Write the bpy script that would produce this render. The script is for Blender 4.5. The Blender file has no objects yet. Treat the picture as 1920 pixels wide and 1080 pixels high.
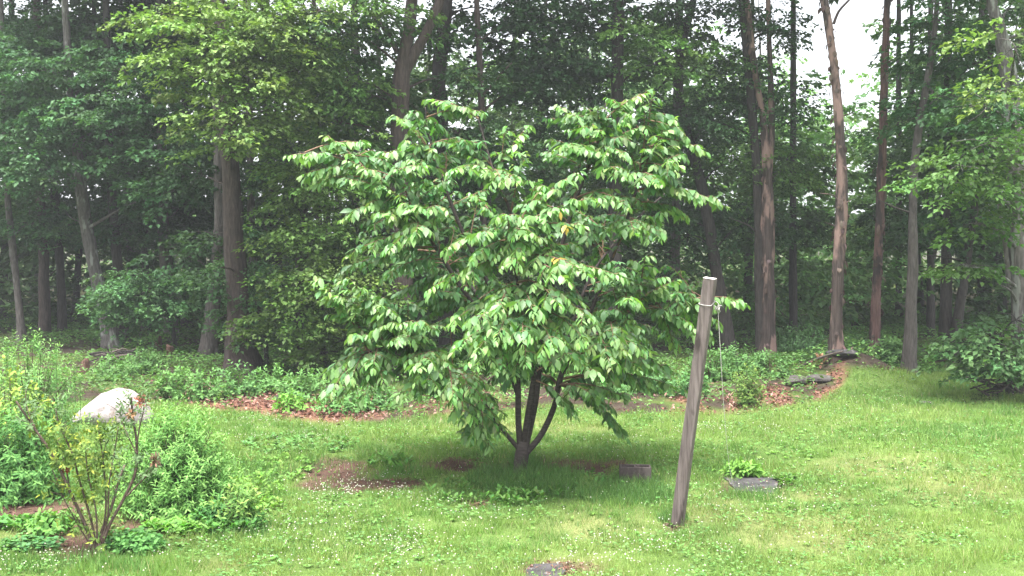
import bpy, math
import numpy as np
from mathutils import Vector, Matrix

# ------------------------------------------------------------------ camera, sky, sun, exposure
S = bpy.context.scene
C = S.collection
CAM_H = 2.8
F = 2000.0                       # focal length in photo pixels (1920 wide)
PITCH = math.atan(70.0 / F)      # looking slightly down
cam_d = bpy.data.cameras.new("camera")
cam = bpy.data.objects.new("camera", cam_d)
C.objects.link(cam)
cam.location = (0, 0, CAM_H)
cam.rotation_euler = (math.pi / 2 - PITCH, 0, 0)
cam_d.sensor_width = 36.0
cam_d.lens = 36.0 * F / 1920.0
cam_d.clip_start = 0.1
cam_d.clip_end = 1500
S.camera = cam

SUN_EL, SUN_AZ = math.radians(76), math.radians(200)   # azimuth clockwise from +Y: behind the camera
world = bpy.data.worlds.new("World")
S.world = world
world.use_nodes = True
wn, wl = world.node_tree.nodes, world.node_tree.links
wn.clear()
sky = wn.new("ShaderNodeTexSky"); sky.sky_type = 'NISHITA'; sky.sun_disc = False
sky.sun_elevation = SUN_EL; sky.sun_rotation = SUN_AZ
sky.air_density = 1.0; sky.dust_density = 4.0; sky.ozone_density = 1.0
hs = wn.new("ShaderNodeHueSaturation"); hs.inputs['Saturation'].default_value = 0.22
bg = wn.new("ShaderNodeBackground"); bg.inputs['Strength'].default_value = 0.06
wo = wn.new("ShaderNodeOutputWorld")
wl.new(sky.outputs[0], hs.inputs['Color']); wl.new(hs.outputs[0], bg.inputs['Color']); wl.new(bg.outputs[0], wo.inputs[0])

sun_d = bpy.data.lights.new("sun", 'SUN')
sun_d.energy = 1.5
sun_d.angle = math.radians(28)
sun_d.color = (1.0, 0.97, 0.92)
sun = bpy.data.objects.new("sun", sun_d); C.objects.link(sun)
sdir = Vector((math.sin(SUN_AZ) * math.cos(SUN_EL), math.cos(SUN_AZ) * math.cos(SUN_EL), math.sin(SUN_EL)))
sun.rotation_euler = sdir.to_track_quat('Z', 'Y').to_euler()
sun.location = (0, -5, 30)

S.view_settings.view_transform = 'Standard'
S.view_settings.look = 'None'
S.view_settings.gamma = 1.0
S.view_settings.use_curve_mapping = False
S.view_settings.exposure = 3.17
S.render.engine = 'CYCLES'
S.cycles.max_bounces = 8
S.cycles.diffuse_bounces = 4
S.cycles.glossy_bounces = 2
S.cycles.transmission_bounces = 4
S.cycles.volume_bounces = 0
S.cycles.use_denoising = True

# ------------------------------------------------------------------ helpers
rng = np.random.default_rng(11)
UP = np.array([0., 0., 1.])

def unit(v):
    v = np.asarray(v, float)
    return v / np.maximum(np.linalg.norm(v, axis=-1, keepdims=True), 1e-9)

def _hash(ix, iy, iz, seed):
    h = (ix * 374761393 + iy * 668265263 + iz * 2147483647 + seed * 1274126177) & 0xFFFFFFFF
    h = ((h ^ (h >> 13)) * 1274126177) & 0xFFFFFFFF
    h = ((h ^ (h >> 16)) * 2246822519) & 0xFFFFFFFF
    return ((h ^ (h >> 15)) & 0xFFFFFF) / float(0xFFFFFF)

def vnoise(x, y, z=0.0, seed=0):
    """smooth value noise, 0..1"""
    x, y, z = np.broadcast_arrays(np.asarray(x, float), np.asarray(y, float), np.asarray(z, float))
    ix, iy, iz = np.floor(x).astype(np.int64), np.floor(y).astype(np.int64), np.floor(z).astype(np.int64)
    fx, fy, fz = x - ix, y - iy, z - iz
    fx, fy, fz = fx * fx * (3 - 2 * fx), fy * fy * (3 - 2 * fy), fz * fz * (3 - 2 * fz)
    out = 0
    for dx in (0, 1):
        for dy in (0, 1):
            for dz in (0, 1):
                w = (fx if dx else 1 - fx) * (fy if dy else 1 - fy) * (fz if dz else 1 - fz)
                out = out + w * _hash(ix + dx, iy + dy, iz + dz, seed)
    return out

def fbm(x, y, z=0.0, seed=0, oct=3):
    o, a, s = 0, 0.5, 1.0
    for k in range(oct):
        o = o + a * vnoise(np.asarray(x) * s, np.asarray(y) * s, np.asarray(z) * s, seed + k)
        a *= .5; s *= 2.03
    return o / (1 - .5 ** oct)

def smooth(a, b, x):
    t = np.clip((x - a) / (b - a), 0, 1)
    return t * t * (3 - 2 * t)

# photo pixel <-> world
CP, SP = math.cos(PITCH), math.sin(PITCH)
def ray(px, py):
    u = (np.asarray(px, float) - 960) / F; v = -(np.asarray(py, float) - 540) / F
    return np.stack(np.broadcast_arrays(u, CP + v * SP, -SP + v * CP), -1)

def P(px, py, Y):
    d = ray(px, py)
    t = np.asarray(Y, float) / d[..., 1]
    return d * t[..., None] + np.array([0, 0, CAM_H])

def proj(p):
    p = np.asarray(p, float)
    x, y, z = p[..., 0], p[..., 1], p[..., 2] - CAM_H
    dep = np.maximum(y * CP - z * SP, 1e-3)
    up = y * SP + z * CP
    return 960 + F * x / dep, 540 - F * up / dep, dep

def ground_z(x, y):
    x, y = np.asarray(x, float), np.asarray(y, float)
    z = 0.05 * (fbm(x * .35 + 40, y * .35 + 9, 0, 3, 2) - .5)
    z = z + 0.55 * np.exp(-(((x - 7.35) / .95) ** 2 + ((y - 22.8) / 1.5) ** 2))      # grassy hump by the dead trunks
    z = z + 0.16 * np.exp(-(((x - 5.6) / 2.2) ** 2 + ((y - 23.2) / 1.3) ** 2))
    z = z + 0.05 * smooth(24, 60, y) * (y - 24) * .25
    return z

def G(px, py):
    """the point of the ground seen at a photo pixel"""
    d = ray(px, py)
    z = np.zeros(np.shape(d)[:-1])
    for _ in range(12):
        t = (z - CAM_H) / np.minimum(d[..., 2], -1e-3)
        p = d * t[..., None]
        z = .5 * z + .5 * ground_z(p[..., 0], p[..., 1])
    p = p + np.array([0, 0, CAM_H]); p[..., 2] = ground_z(p[..., 0], p[..., 1])
    return p

def tag(o, label=None, cat=None, group=None, kind=None):
    if label: o['label'] = label
    if cat: o['category'] = cat
    if group: o['group'] = group
    if kind: o['kind'] = kind
    return o

def empty(name, loc, label, cat, group=None):
    o = bpy.data.objects.new(name, None); C.objects.link(o)
    o.location = tuple(float(v) for v in loc); o.empty_display_size = .1
    return tag(o, label, cat, group)

class MB:
    """numpy mesh collector: vertices in world coordinates, tris and quads, one colour per vertex"""
    def __init__(s): s.v, s.f3, s.f4, s.c, s.n = [], [], [], [], 0
    def add(s, v, f3=None, f4=None, col=None):
        v = np.asarray(v, float).reshape(-1, 3)
        s.v.append(v)
        if f3 is not None and len(f3): s.f3.append(np.asarray(f3, np.int64).reshape(-1, 3) + s.n)
        if f4 is not None and len(f4): s.f4.append(np.asarray(f4, np.int64).reshape(-1, 4) + s.n)
        c = np.ones((len(v), 4))
        if col is not None: c[:, :3] = col
        s.c.append(c); s.n += len(v)
        return s
    def mesh(s, name, mat, origin=(0, 0, 0), smooth_shade=False):
        v = np.concatenate(s.v) - np.asarray(origin, float)
        f3 = np.concatenate(s.f3) if s.f3 else np.zeros((0, 3), np.int64)
        f4 = np.concatenate(s.f4) if s.f4 else np.zeros((0, 4), np.int64)
        me = bpy.data.meshes.new(name)
        me.vertices.add(len(v)); me.vertices.foreach_set('co', v.astype(np.float32).ravel())
        li = np.concatenate([f3.ravel(), f4.ravel()]).astype(np.int32)
        me.loops.add(len(li)); me.loops.foreach_set('vertex_index', li)
        st = np.concatenate([np.arange(len(f3)) * 3, len(f3) * 3 + np.arange(len(f4)) * 4]).astype(np.int32)
        tot = np.concatenate([np.full(len(f3), 3), np.full(len(f4), 4)]).astype(np.int32)
        me.polygons.add(len(st)); me.polygons.foreach_set('loop_start', st); me.polygons.foreach_set('loop_total', tot)
        me.polygons.foreach_set('use_smooth', np.full(len(st), smooth_shade))
        at = me.attributes.new('lc', 'FLOAT_COLOR', 'POINT')
        at.data.foreach_set('color', np.concatenate(s.c).astype(np.float32).ravel())
        me.update(calc_edges=True)
        me.materials.append(mat)
        return me
    def build(s, name, mat, parent=None, smooth_shade=False, origin=None):
        if origin is None:
            q, w = parent, Vector((0, 0, 0))
            while q is not None: w = w + q.location; q = q.parent
            origin = tuple(w)
        o = bpy.data.objects.new(name, s.mesh(name, mat, origin, smooth_shade)); C.objects.link(o)
        if parent is not None: o.parent = parent
        else: o.location = tuple(float(q) for q in origin)
        return o

def resample(pts, step):
    pts = np.asarray(pts, float)
    # Catmull-Rom through the points
    if len(pts) > 2:
        q = np.vstack([2 * pts[0] - pts[1], pts, 2 * pts[-1] - pts[-2]])
        out = []
        for i in range(len(pts) - 1):
            p0, p1, p2, p3 = q[i:i + 4]
            n = max(2, int(np.linalg.norm(p2[:3] - p1[:3]) / step) + 1)
            t = np.linspace(0, 1, n, endpoint=False)[:, None]
            out.append(.5 * (2 * p1 + (p2 - p0) * t + (2 * p0 - 5 * p1 + 4 * p2 - p3) * t ** 2 + (3 * p1 - p0 - 3 * p2 + p3) * t ** 3))
        out.append(pts[-1:])
        return np.vstack(out)
    n = max(2, int(np.linalg.norm(pts[1][:3] - pts[0][:3]) / step) + 1)
    t = np.linspace(0, 1, n)[:, None]
    return pts[0] * (1 - t) + pts[1] * t

def tube(mb, pts, rad, seg=8, step=.15, rough=0., flare=0., seed=0, col=None, cap=True, fine=6.):
    """tapered tube through pts (world), rad per point; rough = relief of the bark, flare = root flare at the start"""
    pr = np.concatenate([np.asarray(pts, float), np.asarray(rad, float)[:, None]], 1)
    pr = resample(pr, step)
    p, r = pr[:, :3], np.maximum(pr[:, 3], 1e-4)
    n = len(p)
    t = unit(np.gradient(p, axis=0))
    a = np.tile(np.array([1., 0, 0]), (n, 1)); a[np.abs(t[:, 0]) > .8] = (0, 1., 0)
    if (np.abs(t[:, 0]) > .8).any() and not (np.abs(t[:, 0]) > .8).all(): a[:] = (.3, .9, .2)
    b1 = unit(np.cross(t, a)); b2 = np.cross(t, b1)
    th = np.linspace(0, 2 * math.pi, seg, endpoint=False)
    cs, sn = np.cos(th), np.sin(th)
    L = np.concatenate([[0], np.cumsum(np.linalg.norm(np.diff(p, axis=0), axis=1))])
    rr = np.repeat(r[:, None], seg, 1)
    if rough:
        rr = rr * (1 + rough * (fbm(cs[None] * 2.2 + 9, sn[None] * 2.2 + 5, L[:, None] * 1.1, seed, 2) - .5) * 1.6
                   + rough * .8 * (vnoise(cs[None] * fine + 20, sn[None] * fine + 20, L[:, None] * 2.5, seed + 5) - .5))
    if flare:
        lob = 1 + .45 * np.cos(4 * th + seed) + .25 * np.cos(3 * th + seed * 2.1)
        rr = rr * (1 + flare * np.exp(-L[:, None] / (.28 + .6 * r[0])) * lob[None])
    v = p[:, None] + rr[..., None] * (cs[None, :, None] * b1[:, None] + sn[None, :, None] * b2[:, None])
    i = np.arange(n - 1)[:, None] * seg; k = np.arange(seg)[None]; k2 = (k + 1) % seg
    f4 = np.stack([i + k, i + k2, i + seg + k2, i + seg + k], -1).reshape(-1, 4)
    v = v.reshape(-1, 3)
    f3 = None
    if cap:
        v = np.vstack([v, p[-1] + t[-1] * r[-1] * .3]); m = (n - 1) * seg; k = np.arange(seg)
        f3 = np.stack([m + k, m + (k + 1) % seg, np.full(seg, n * seg)], -1)
    mb.add(v, f3, f4, col)
    return p

def leaf_frames(d, nrm):
    d = unit(d); side = unit(np.cross(d, nrm)); return d, side, np.cross(side, d)

def kite_leaves(mb, pos, d, nrm, L, W, col, fold=.18):
    """two-triangle leaves folded along the midrib"""
    n = len(pos); d, side, nn = leaf_frames(d, nrm)
    L = np.broadcast_to(L, n)[:, None]; W = np.broadcast_to(W, n)[:, None]
    m = pos + d * L * .42 + nn * W * fold
    v = np.stack([pos, m - side * W * .5, pos + d * L - nn * L * .08, m + side * W * .5], 1).reshape(-1, 3)
    i = np.arange(n)[:, None] * 4
    f3 = np.concatenate([i + np.array([[0, 2, 1]]), i + np.array([[0, 3, 2]])])
    mb.add(v, f3, None, np.repeat(np.broadcast_to(col, (n, 3)), 4, 0))

#               along, side, up   of an oval pointed leaf, drooping at the tip
OVAL = np.array([[0, 0, 0], [.28, -.40, .10], [.30, 0, .03], [.28, .40, .10], [.62, -.42, .06], [.64, 0, -.03], [.62, .42, .06], [1, 0, -.22]])
OVAL4 = np.array([[0, 2, 5, 6], [0, 0, 0, 0]])[:0]
OV3 = np.array([[0, 2, 1], [0, 3, 2], [4, 5, 7], [5, 6, 7]])
OV4 = np.array([[1, 2, 5, 4], [2, 3, 6, 5]])
LANCE = OVAL * np.array([1, 1, 1.0])
def oval_leaves(mb, pos, d, nrm, L, W, col, curl=1.0):
    n = len(pos); d, side, nn = leaf_frames(d, nrm)
    L = np.broadcast_to(L, n)[:, None, None]; W = np.broadcast_to(W, n)[:, None, None]
    cu = np.broadcast_to(curl, n)[:, None, None]
    v = (pos[:, None] + OVAL[None, :, 0:1] * L * d[:, None] + OVAL[None, :, 1:2] * W * 1.2 * side[:, None]
         + OVAL[None, :, 2:3] * L * .5 * cu * nn[:, None]).reshape(-1, 3)
    i = np.arange(n)[:, None, None] * 8
    mb.add(v, (i + OV3[None]).reshape(-1, 3), (i + OV4[None]).reshape(-1, 4), np.repeat(np.broadcast_to(col, (n, 3)), 8, 0))

def vary(col, n, amt=.25, hue=.12):
    c = np.asarray(col, float)[None] * (1 + amt * (rng.random((n, 1)) * 2 - 1))
    return np.clip(c * (1 + hue * (rng.random((n, 3)) * 2 - 1)), .003, .9)

# ------------------------------------------------------------------ materials
def new_mat(name):
    m = bpy.data.materials.new(name); m.use_nodes = True
    nt = m.node_tree; nt.nodes.clear()
    return m, nt.nodes, nt.links

def attr(n, name='lc'):
    a = n.new("ShaderNodeAttribute"); a.attribute_name = name; return a

def leaf_mat(name, rough=.5, spec=.4, trans=.35, tint=(1.25, 1.35, .55), grain=0.25):
    m, n, l = new_mat(name)
    a = attr(n); out = n.new("ShaderNodeOutputMaterial")
    tc = n.new("ShaderNodeTexCoord"); nz = n.new("ShaderNodeTexNoise"); nz.inputs['Scale'].default_value = 35; nz.inputs['Detail'].default_value = 2
    l.new(tc.outputs['Object'], nz.inputs['Vector'])
    mr = n.new("ShaderNodeMapRange"); mr.inputs[3].default_value = 1 - grain; mr.inputs[4].default_value = 1 + grain
    l.new(nz.outputs['Fac'], mr.inputs[0])
    mu = n.new("ShaderNodeVectorMath"); mu.operation = 'SCALE'
    l.new(a.outputs['Color'], mu.inputs[0]); l.new(mr.outputs[0], mu.inputs['Scale'])
    p = n.new("ShaderNodeBsdfPrincipled"); p.inputs['Roughness'].default_value = rough; p.inputs['Specular IOR Level'].default_value = spec
    l.new(mu.outputs[0], p.inputs['Base Color'])
    if trans:
        mt = n.new("ShaderNodeVectorMath"); mt.operation = 'MULTIPLY'; mt.inputs[1].default_value = tint
        l.new(mu.outputs[0], mt.inputs[0])
        t = n.new("ShaderNodeBsdfTranslucent"); l.new(mt.outputs[0], t.inputs['Color'])
        mx = n.new("ShaderNodeMixShader"); mx.inputs[0].default_value = trans
        l.new(p.outputs[0], mx.inputs[1]); l.new(t.outputs[0], mx.inputs[2]); l.new(mx.outputs[0], out.inputs[0])
    else: l.new(p.outputs[0], out.inputs[0])
    return m

def grain_mat(name, cols, scale=(6, 6, 1), noise=4., rough=.85, bump=.5, detail=6, spots=None, spot_scale=3., spot_lo=.58, dist=.02, use_attr=False, spec=.3):
    """ramp of colours over stretched noise; spots = a second colour in patches (lichen, bare wood, dirt)"""
    m, n, l = new_mat(name)
    tc = n.new("ShaderNodeTexCoord"); mp = n.new("ShaderNodeMapping"); mp.inputs['Scale'].default_value = scale
    l.new(tc.outputs['Object'], mp.inputs[0])
    nz = n.new("ShaderNodeTexNoise"); nz.inputs['Scale'].default_value = noise; nz.inputs['Detail'].default_value = detail; nz.inputs['Roughness'].default_value = .65
    l.new(mp.outputs[0], nz.inputs['Vector'])
    cr = n.new("ShaderNodeValToRGB"); e = cr.color_ramp.elements
    while len(e) < len(cols): e.new(.5)
    for i, c in enumerate(cols):
        e[i].position = .28 + .44 * i / max(1, len(cols) - 1); e[i].color = (*c, 1)
    l.new(nz.outputs['Fac'], cr.inputs[0])
    colour = cr.outputs[0]
    if spots is not None:
        n2 = n.new("ShaderNodeTexNoise"); n2.inputs['Scale'].default_value = spot_scale; n2.inputs['Detail'].default_value = 5
        mp2 = n.new("ShaderNodeMapping"); mp2.inputs['Scale'].default_value = (1, 1, .3)
        l.new(tc.outputs['Object'], mp2.inputs[0]); l.new(mp2.outputs[0], n2.inputs['Vector'])
        r2 = n.new("ShaderNodeMapRange"); r2.inputs[1].default_value = spot_lo; r2.inputs[2].default_value = spot_lo + .06
        l.new(n2.outputs['Fac'], r2.inputs[0])
        mx = n.new("ShaderNodeMix"); mx.data_type = 'RGBA'
        l.new(r2.outputs[0], mx.inputs[0]); l.new(colour, mx.inputs[6])
        mb_ = n.new("ShaderNodeMix"); mb_.data_type = 'RGBA'; mb_.blend_type = 'MULTIPLY'; mb_.inputs[0].default_value = .5
        mb_.inputs[6].default_value = (*spots, 1); l.new(cr.outputs[0], mb_.inputs[7])
        ad = n.new("ShaderNodeMix"); ad.data_type = 'RGBA'; ad.inputs[0].default_value = .75
        l.new(mb_.outputs[2], ad.inputs[6]); ad.inputs[7].default_value = (*spots, 1)
        l.new(ad.outputs[2], mx.inputs[7]); colour = mx.outputs[2]
    if use_attr:
        a = attr(n); mm = n.new("ShaderNodeMix"); mm.data_type = 'RGBA'; mm.blend_type = 'MULTIPLY'; mm.inputs[0].default_value = 1
        l.new(colour, mm.inputs[6]); l.new(a.outputs['Color'], mm.inputs[7]); colour = mm.outputs[2]
    p = n.new("ShaderNodeBsdfPrincipled"); p.inputs['Roughness'].default_value = rough; p.inputs['Specular IOR Level'].default_value = spec
    l.new(colour, p.inputs['Base Color'])
    bp = n.new("ShaderNodeBump"); bp.inputs['Strength'].default_value = bump; bp.inputs['Distance'].default_value = dist
    l.new(nz.outputs['Fac'], bp.inputs['Height']); l.new(bp.outputs[0], p.inputs['Normal'])
    out = n.new("ShaderNodeOutputMaterial"); l.new(p.outputs[0], out.inputs[0])
    return m

M = dict(
    cherry_leaf=leaf_mat('cherry_leaf', .5, .45, .32, (1.3, 1.45, .5), .15),
    leaf=leaf_mat('forest_leaf', .6, .28, .3),
    shrub_leaf=leaf_mat('shrub_leaf', .65, .15, .28),
    grass=leaf_mat('grass', .55, .3, .35, (1.2, 1.3, .6), .1),
    petal=leaf_mat('petal', .7, .2, .3, (1, 1, 1), .1),
    dry=leaf_mat('dry_leaf', .7, .2, .1, (1.2, 1, .7), .3),
    bark_dark=grain_mat('bark_dark', [(.016, .013, .012), (.04, .034, .031), (.07, .06, .056)], (5, 5, .9), 5, bump=1, dist=.05),
    bark_grey=grain_mat('bark_grey', [(.04, .034, .032), (.09, .078, .072), (.15, .132, .124)], (5, 5, .9), 5, spots=(.17, .165, .15), spot_scale=5, spot_lo=.62, bump=1, dist=.05),
    bark_brown=grain_mat('bark_brown', [(.03, .022, .02), (.065, .048, .043), (.11, .082, .074)], (5, 5, .8), 5, bump=1, dist=.05),
    bark_lichen=grain_mat('bark_lichen', [(.045, .04, .037), (.095, .085, .08), (.16, .15, .14)], (5, 5, 1), 5, spots=(.24, .245, .225), spot_scale=6, spot_lo=.55, bump=1, dist=.05),
    snag=grain_mat('bare_wood', [(.024, .017, .016), (.068, .05, .045), (.13, .098, .09)], (9, 9, .5), 4, spots=(.31, .205, .18), spot_scale=3.0, spot_lo=.51, bump=1, dist=.05),
    snag_red=grain_mat('bare_wood_red', [(.05, .03, .028), (.13, .072, .064), (.21, .125, .11)], (9, 9, .5), 4, spots=(.05, .037, .036), spot_scale=3.2, spot_lo=.5, bump=1, dist=.05),
    cherry_bark=grain_mat('cherry_bark', [(.022, .017, .016), (.048, .038, .036), (.08, .066, .062)], (2, 2, 7), 6, bump=.4),
    twig=grain_mat('twig', [(.09, .055, .035), (.17, .105, .07), (.22, .14, .09)], (4, 4, 4), 8),
    stick=grain_mat('stick', [(.045, .035, .03), (.10, .08, .07), (.17, .14, .125)], (4, 4, 1), 8),
    stem=grain_mat('shrub_stem', [(.045, .028, .022), (.10, .068, .055), (.16, .115, .095)], (4, 4, 2), 8),
    litter_wood=grain_mat('rotten_wood', [(.035, .02, .015), (.075, .04, .028), (.12, .068, .048)], (6, 6, .8), 5),
    rock=grain_mat('rock', [(.035, .031, .03), (.07, .062, .06), (.11, .10, .098)], (1, 1, 1), 6, bump=.8, spots=(.05, .06, .03), spot_scale=5, spot_lo=.56),
    boulder=grain_mat('boulder', [(.16, .138, .132), (.29, .252, .252), (.37, .325, .33)], (1, 1, 1), 7, bump=.9, spots=(.2, .16, .13), spot_scale=6, spot_lo=.6, dist=.04),
    slate=grain_mat('slate', [(.018, .017, .018), (.04, .037, .039), (.07, .065, .068)], (1, 1, 3), 6, bump=.9, spots=(.13, .12, .12), spot_scale=7, spot_lo=.6),
    concrete=grain_mat('concrete', [(.032, .025, .023), (.055, .044, .041), (.085, .07, .066)], (1, 1, 1), 30, bump=.6, dist=.005, spots=(.11, .09, .085), spot_scale=9, spot_lo=.58),
    post=grain_mat('weathered_wood', [(.045, .034, .032), (.135, .108, .104), (.215, .178, .172)], (14, 14, .5), 3.2, rough=.8, bump=.9, dist=.012, spots=(.05, .038, .036), spot_scale=6, spot_lo=.58),
    endgrain=grain_mat('end_grain', [(.45, .41, .39), (.6, .56, .54), (.7, .66, .64)], (3, 3, 3), 12, bump=.3),
    cord=grain_mat('cord', [(.3, .28, .27), (.42, .4, .38), (.5, .48, .46)], (20, 20, 20), 8, bump=.2),
)
# ------------------------------------------------------------------ the ground and what grows on it
EX = [-900, 0, 300, 390, 500, 620, 740, 860, 1000, 1250, 1330, 1450, 1550, 1580, 1600, 1640, 1700, 1760, 1850, 1920, 2900]
EY = [760, 760, 752, 760, 776, 788, 788, 774, 766, 772, 772, 762, 742, 716, 692, 686, 698, 690, 692, 702, 700]
def edge(px): return np.interp(px, EX, EY)

def ell(px, py, cx, cy, rx, ry, wob=.6, sc=.045, seed=0, soft=.35):
    d = np.hypot((px - cx) / rx, (py - cy) / ry) + wob * 2 * (fbm(px * sc, py * sc * 2.2, 0, 30 + seed, 3) - .5)
    return 1 - smooth(1 - soft, 1 + soft, d)

DIRT = [(628, 882, 66, 22), (660, 909, 110, 14), (750, 906, 60, 9), (855, 871, 60, 12), (1090, 876, 90, 16), (1000, 885, 80, 22), (895, 942, 28, 8),
        (60, 950, 110, 22), (150, 1024, 85, 26), (255, 992, 75, 16), (30, 968, 110, 18), (110, 990, 70, 14), (330, 972, 90, 18), (1272, 985, 24, 8), (1415, 912, 62, 17), (1025, 1070, 46, 20), (1190, 905, 40, 8), (1080, 1066, 42, 11)]
DRY = [(1075, 1062, 60, 22), (410, 1058, 45, 12), (1530, 930, 60, 12), (1640, 880, 130, 22), (1800, 915, 120, 30), (1500, 1000, 180, 40), (1120, 990, 110, 26), (300, 1000, 60, 20), (980, 800, 160, 14), (40, 1010, 60, 12), (1330, 960, 70, 26)]
SHADEY = [(980, 890, 330, 55), (860, 940, 130, 30)]
def fields(x, y):
    px, py, _ = proj(np.stack([x, y, ground_z(x, y)], -1))
    front = py > 600
    dirt = np.zeros_like(px); dry = np.zeros_like(px)
    for i, e in enumerate(DIRT): dirt = np.maximum(dirt, ell(px, py, *e, seed=i))
    for i, e in enumerate(DRY): dry = np.maximum(dry, ell(px, py, *e, seed=40 + i, soft=.7))
    lawn = smooth(-6, 7, py - edge(px) + 14 * (fbm(px * .02, py * .04, 0, 77, 3) - .5))
    # strips of fallen leaves along the edge of the lawn
    d = py - edge(px)
    lit = smooth(-42, -26, d + 24 * (fbm(px * .012, py * .03, 0, 61, 2) - .5)) * (1 - smooth(-4, 12, d))
    lit = lit * np.maximum(smooth(330, 400, px) * (1 - smooth(690, 740, px)), np.maximum(smooth(1240, 1280, px) * (1 - smooth(1570, 1600, px)), .25 * smooth(740, 760, px) * (1 - smooth(900, 960, px))))
    lit = lit * smooth(.3, .5, fbm(px * .02, py * .05, 0, 66, 2) + .1)
    return px, py, dirt * front, dry * front, lawn * front, lit * front

# one sheet out to the horizon, finer where the picture looks
def axis(lo, hi, a, b, step):
    mid = np.arange(a, b, step); out = [mid]
    g = np.cumsum(step * 1.35 ** np.arange(1, 40)); up = mid[-1] + g; dn = mid[0] - g
    return np.concatenate([[lo], dn[dn > lo][::-1], mid, up[up < hi], [hi]])
gx = axis(-500, 500, -14, 14, .11); gy = axis(-300, 900, 7.2, 30, .11)
XX, YY = np.meshgrid(gx, gy, indexing='ij')
ZZ = ground_z(XX, YY)
px, py, dirt, dry, lawn, lit = fields(XX.ravel(), YY.ravel())
x, y = XX.ravel(), YY.ravel()
soil = np.array([.08, .048, .037]); green = np.array([.075, .125, .03]); straw = np.array([.2, .18, .085]); duff = np.array([.045, .034, .026]); litc = np.array([.17, .085, .06])
n1 = fbm(x * 1.3, y * 1.3, 0, 5, 3)[:, None]; n2 = fbm(x * 7, y * 7, 0, 8, 2)[:, None]
col = green * (.65 + .7 * n1)
col = col + (straw - col) * np.clip(dry[:, None] * .4 + .12 * smooth(.55, .75, n1), 0, 1)
moss = np.array([.06, .10, .02]) * (.7 + .6 * n1)
wood = duff * (.6 + .9 * n2); wood = wood + (moss - wood) * smooth(.42, .62, n1) * .7
col = wood + (col - wood) * lawn[:, None]
col = col + (litc * (.6 + .9 * n2) - col) * lit[:, None]
col = col + (soil * (.65 + .8 * n2) - col) * dirt[:, None]
nx, ny = XX.shape
I = np.arange(nx * ny).reshape(nx, ny)
gm = MB(); gm.add(np.stack([x, y, ZZ.ravel() - .02 * dirt + .02 * dirt * n2[:, 0]], -1), None,
                  np.stack([I[:-1, :-1], I[1:, :-1], I[1:, 1:], I[:-1, 1:]], -1).reshape(-1, 4), col)
M['ground'] = grain_mat('ground', [(.7, .7, .7), (1, 1, 1), (1.35, 1.3, 1.25)], (1, 1, 1), 30, rough=.95, bump=.8, use_attr=True, dist=.03, spec=.1)
ground = gm.build('ground', M['ground'], smooth_shade=True)
tag(ground, 'grassy yard with bare soil patches running into the woodland floor', 'ground', kind='structure')

def scatter(n, y0, y1, power=1.6, side=1.2):
    """points on the visible ground, denser near the camera"""
    yy = np.linspace(y0, y1, 400); w = (9 / yy) ** power * (yy * .98 + 2 * side)
    c = np.cumsum(w); c /= c[-1]
    y = np.interp(rng.random(n), c, yy)
    x = (rng.random(n) * 2 - 1) * (y * .49 + side)
    return x, y

def blades(mb, x, y, h, w, col, lean=.55):
    n = len(x); z = ground_z(x, y) - .008
    a = rng.random(n) * 2 * math.pi; b = rng.random(n) * 2 * math.pi
    ln = lean * rng.random(n) ** .8 * h
    base = np.stack([x, y, z], -1); s = np.stack([np.cos(a), np.sin(a), 0 * a], -1) * (w * .5)[:, None]
    tip = base + np.stack([np.cos(b) * ln, np.sin(b) * ln, h], -1)
    v = np.stack([base - s, base + s, tip], 1).reshape(-1, 3)
    c = np.repeat(col, 3, 0); c[2::3] *= 1.12
    mb.add(v, np.arange(n * 3).reshape(-1, 3), None, c)

# lawn grass
N = 640000
x, y = scatter(N, 7.2, 27, 1.75, 3.6)
px, py, dirt, dry, lawn, lit = fields(x, y)
keep = rng.random(N) < lawn * (1 - .93 * dirt) * (1 - .9 * lit) * (1 - .35 * dry)
x, y, px, py, dry = [q[keep] for q in (x, y, px, py, dry)]
n = len(x)
a1 = fbm(x * .55, y * .55, 0, 12, 3); a2 = fbm(x * 2.6, y * 2.6, 0, 15, 3)
c = np.array([.145, .25, .055]) * np.ones((n, 1))
c = c + (np.array([.105, .215, .05]) - c) * smooth(.42, .62, a2)[:, None]
c = c + (np.array([.22, .31, .085]) - c) * (smooth(.48, .66, a1) * .75)[:, None]
c = c + (np.array([.30, .25, .13]) - c) * np.clip(dry * .26 + .08 * smooth(.5, .7, fbm(x * 1.1, y * 1.1, 0, 19, 3)), 0, .8)[:, None] * (rng.random((n, 1)) < .75)
dead = rng.random(n) < .05; c[dead] = (.33, .28, .16)
c = c * (.75 + .5 * rng.random((n, 1)))
mound = np.exp(-(((x - 7.3) / 1.6) ** 2 + ((y - 22.6) / 2.2) ** 2))[:, None]
c = c + (np.array([.13, .21, .03]) - c) * mound * .7
h = (.03 + .045 * rng.random(n)) * (.45 + 1.5 * smooth(.3, .75, fbm(x * 4.5, y * 4.5, 0, 17, 2))) * (1 + .012 * y)
w = .0055 * (y / 9) ** .9 * (.7 + .6 * rng.random(n))
gb = MB(); blades(gb, x, y, h, w, c, .9)
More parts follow.
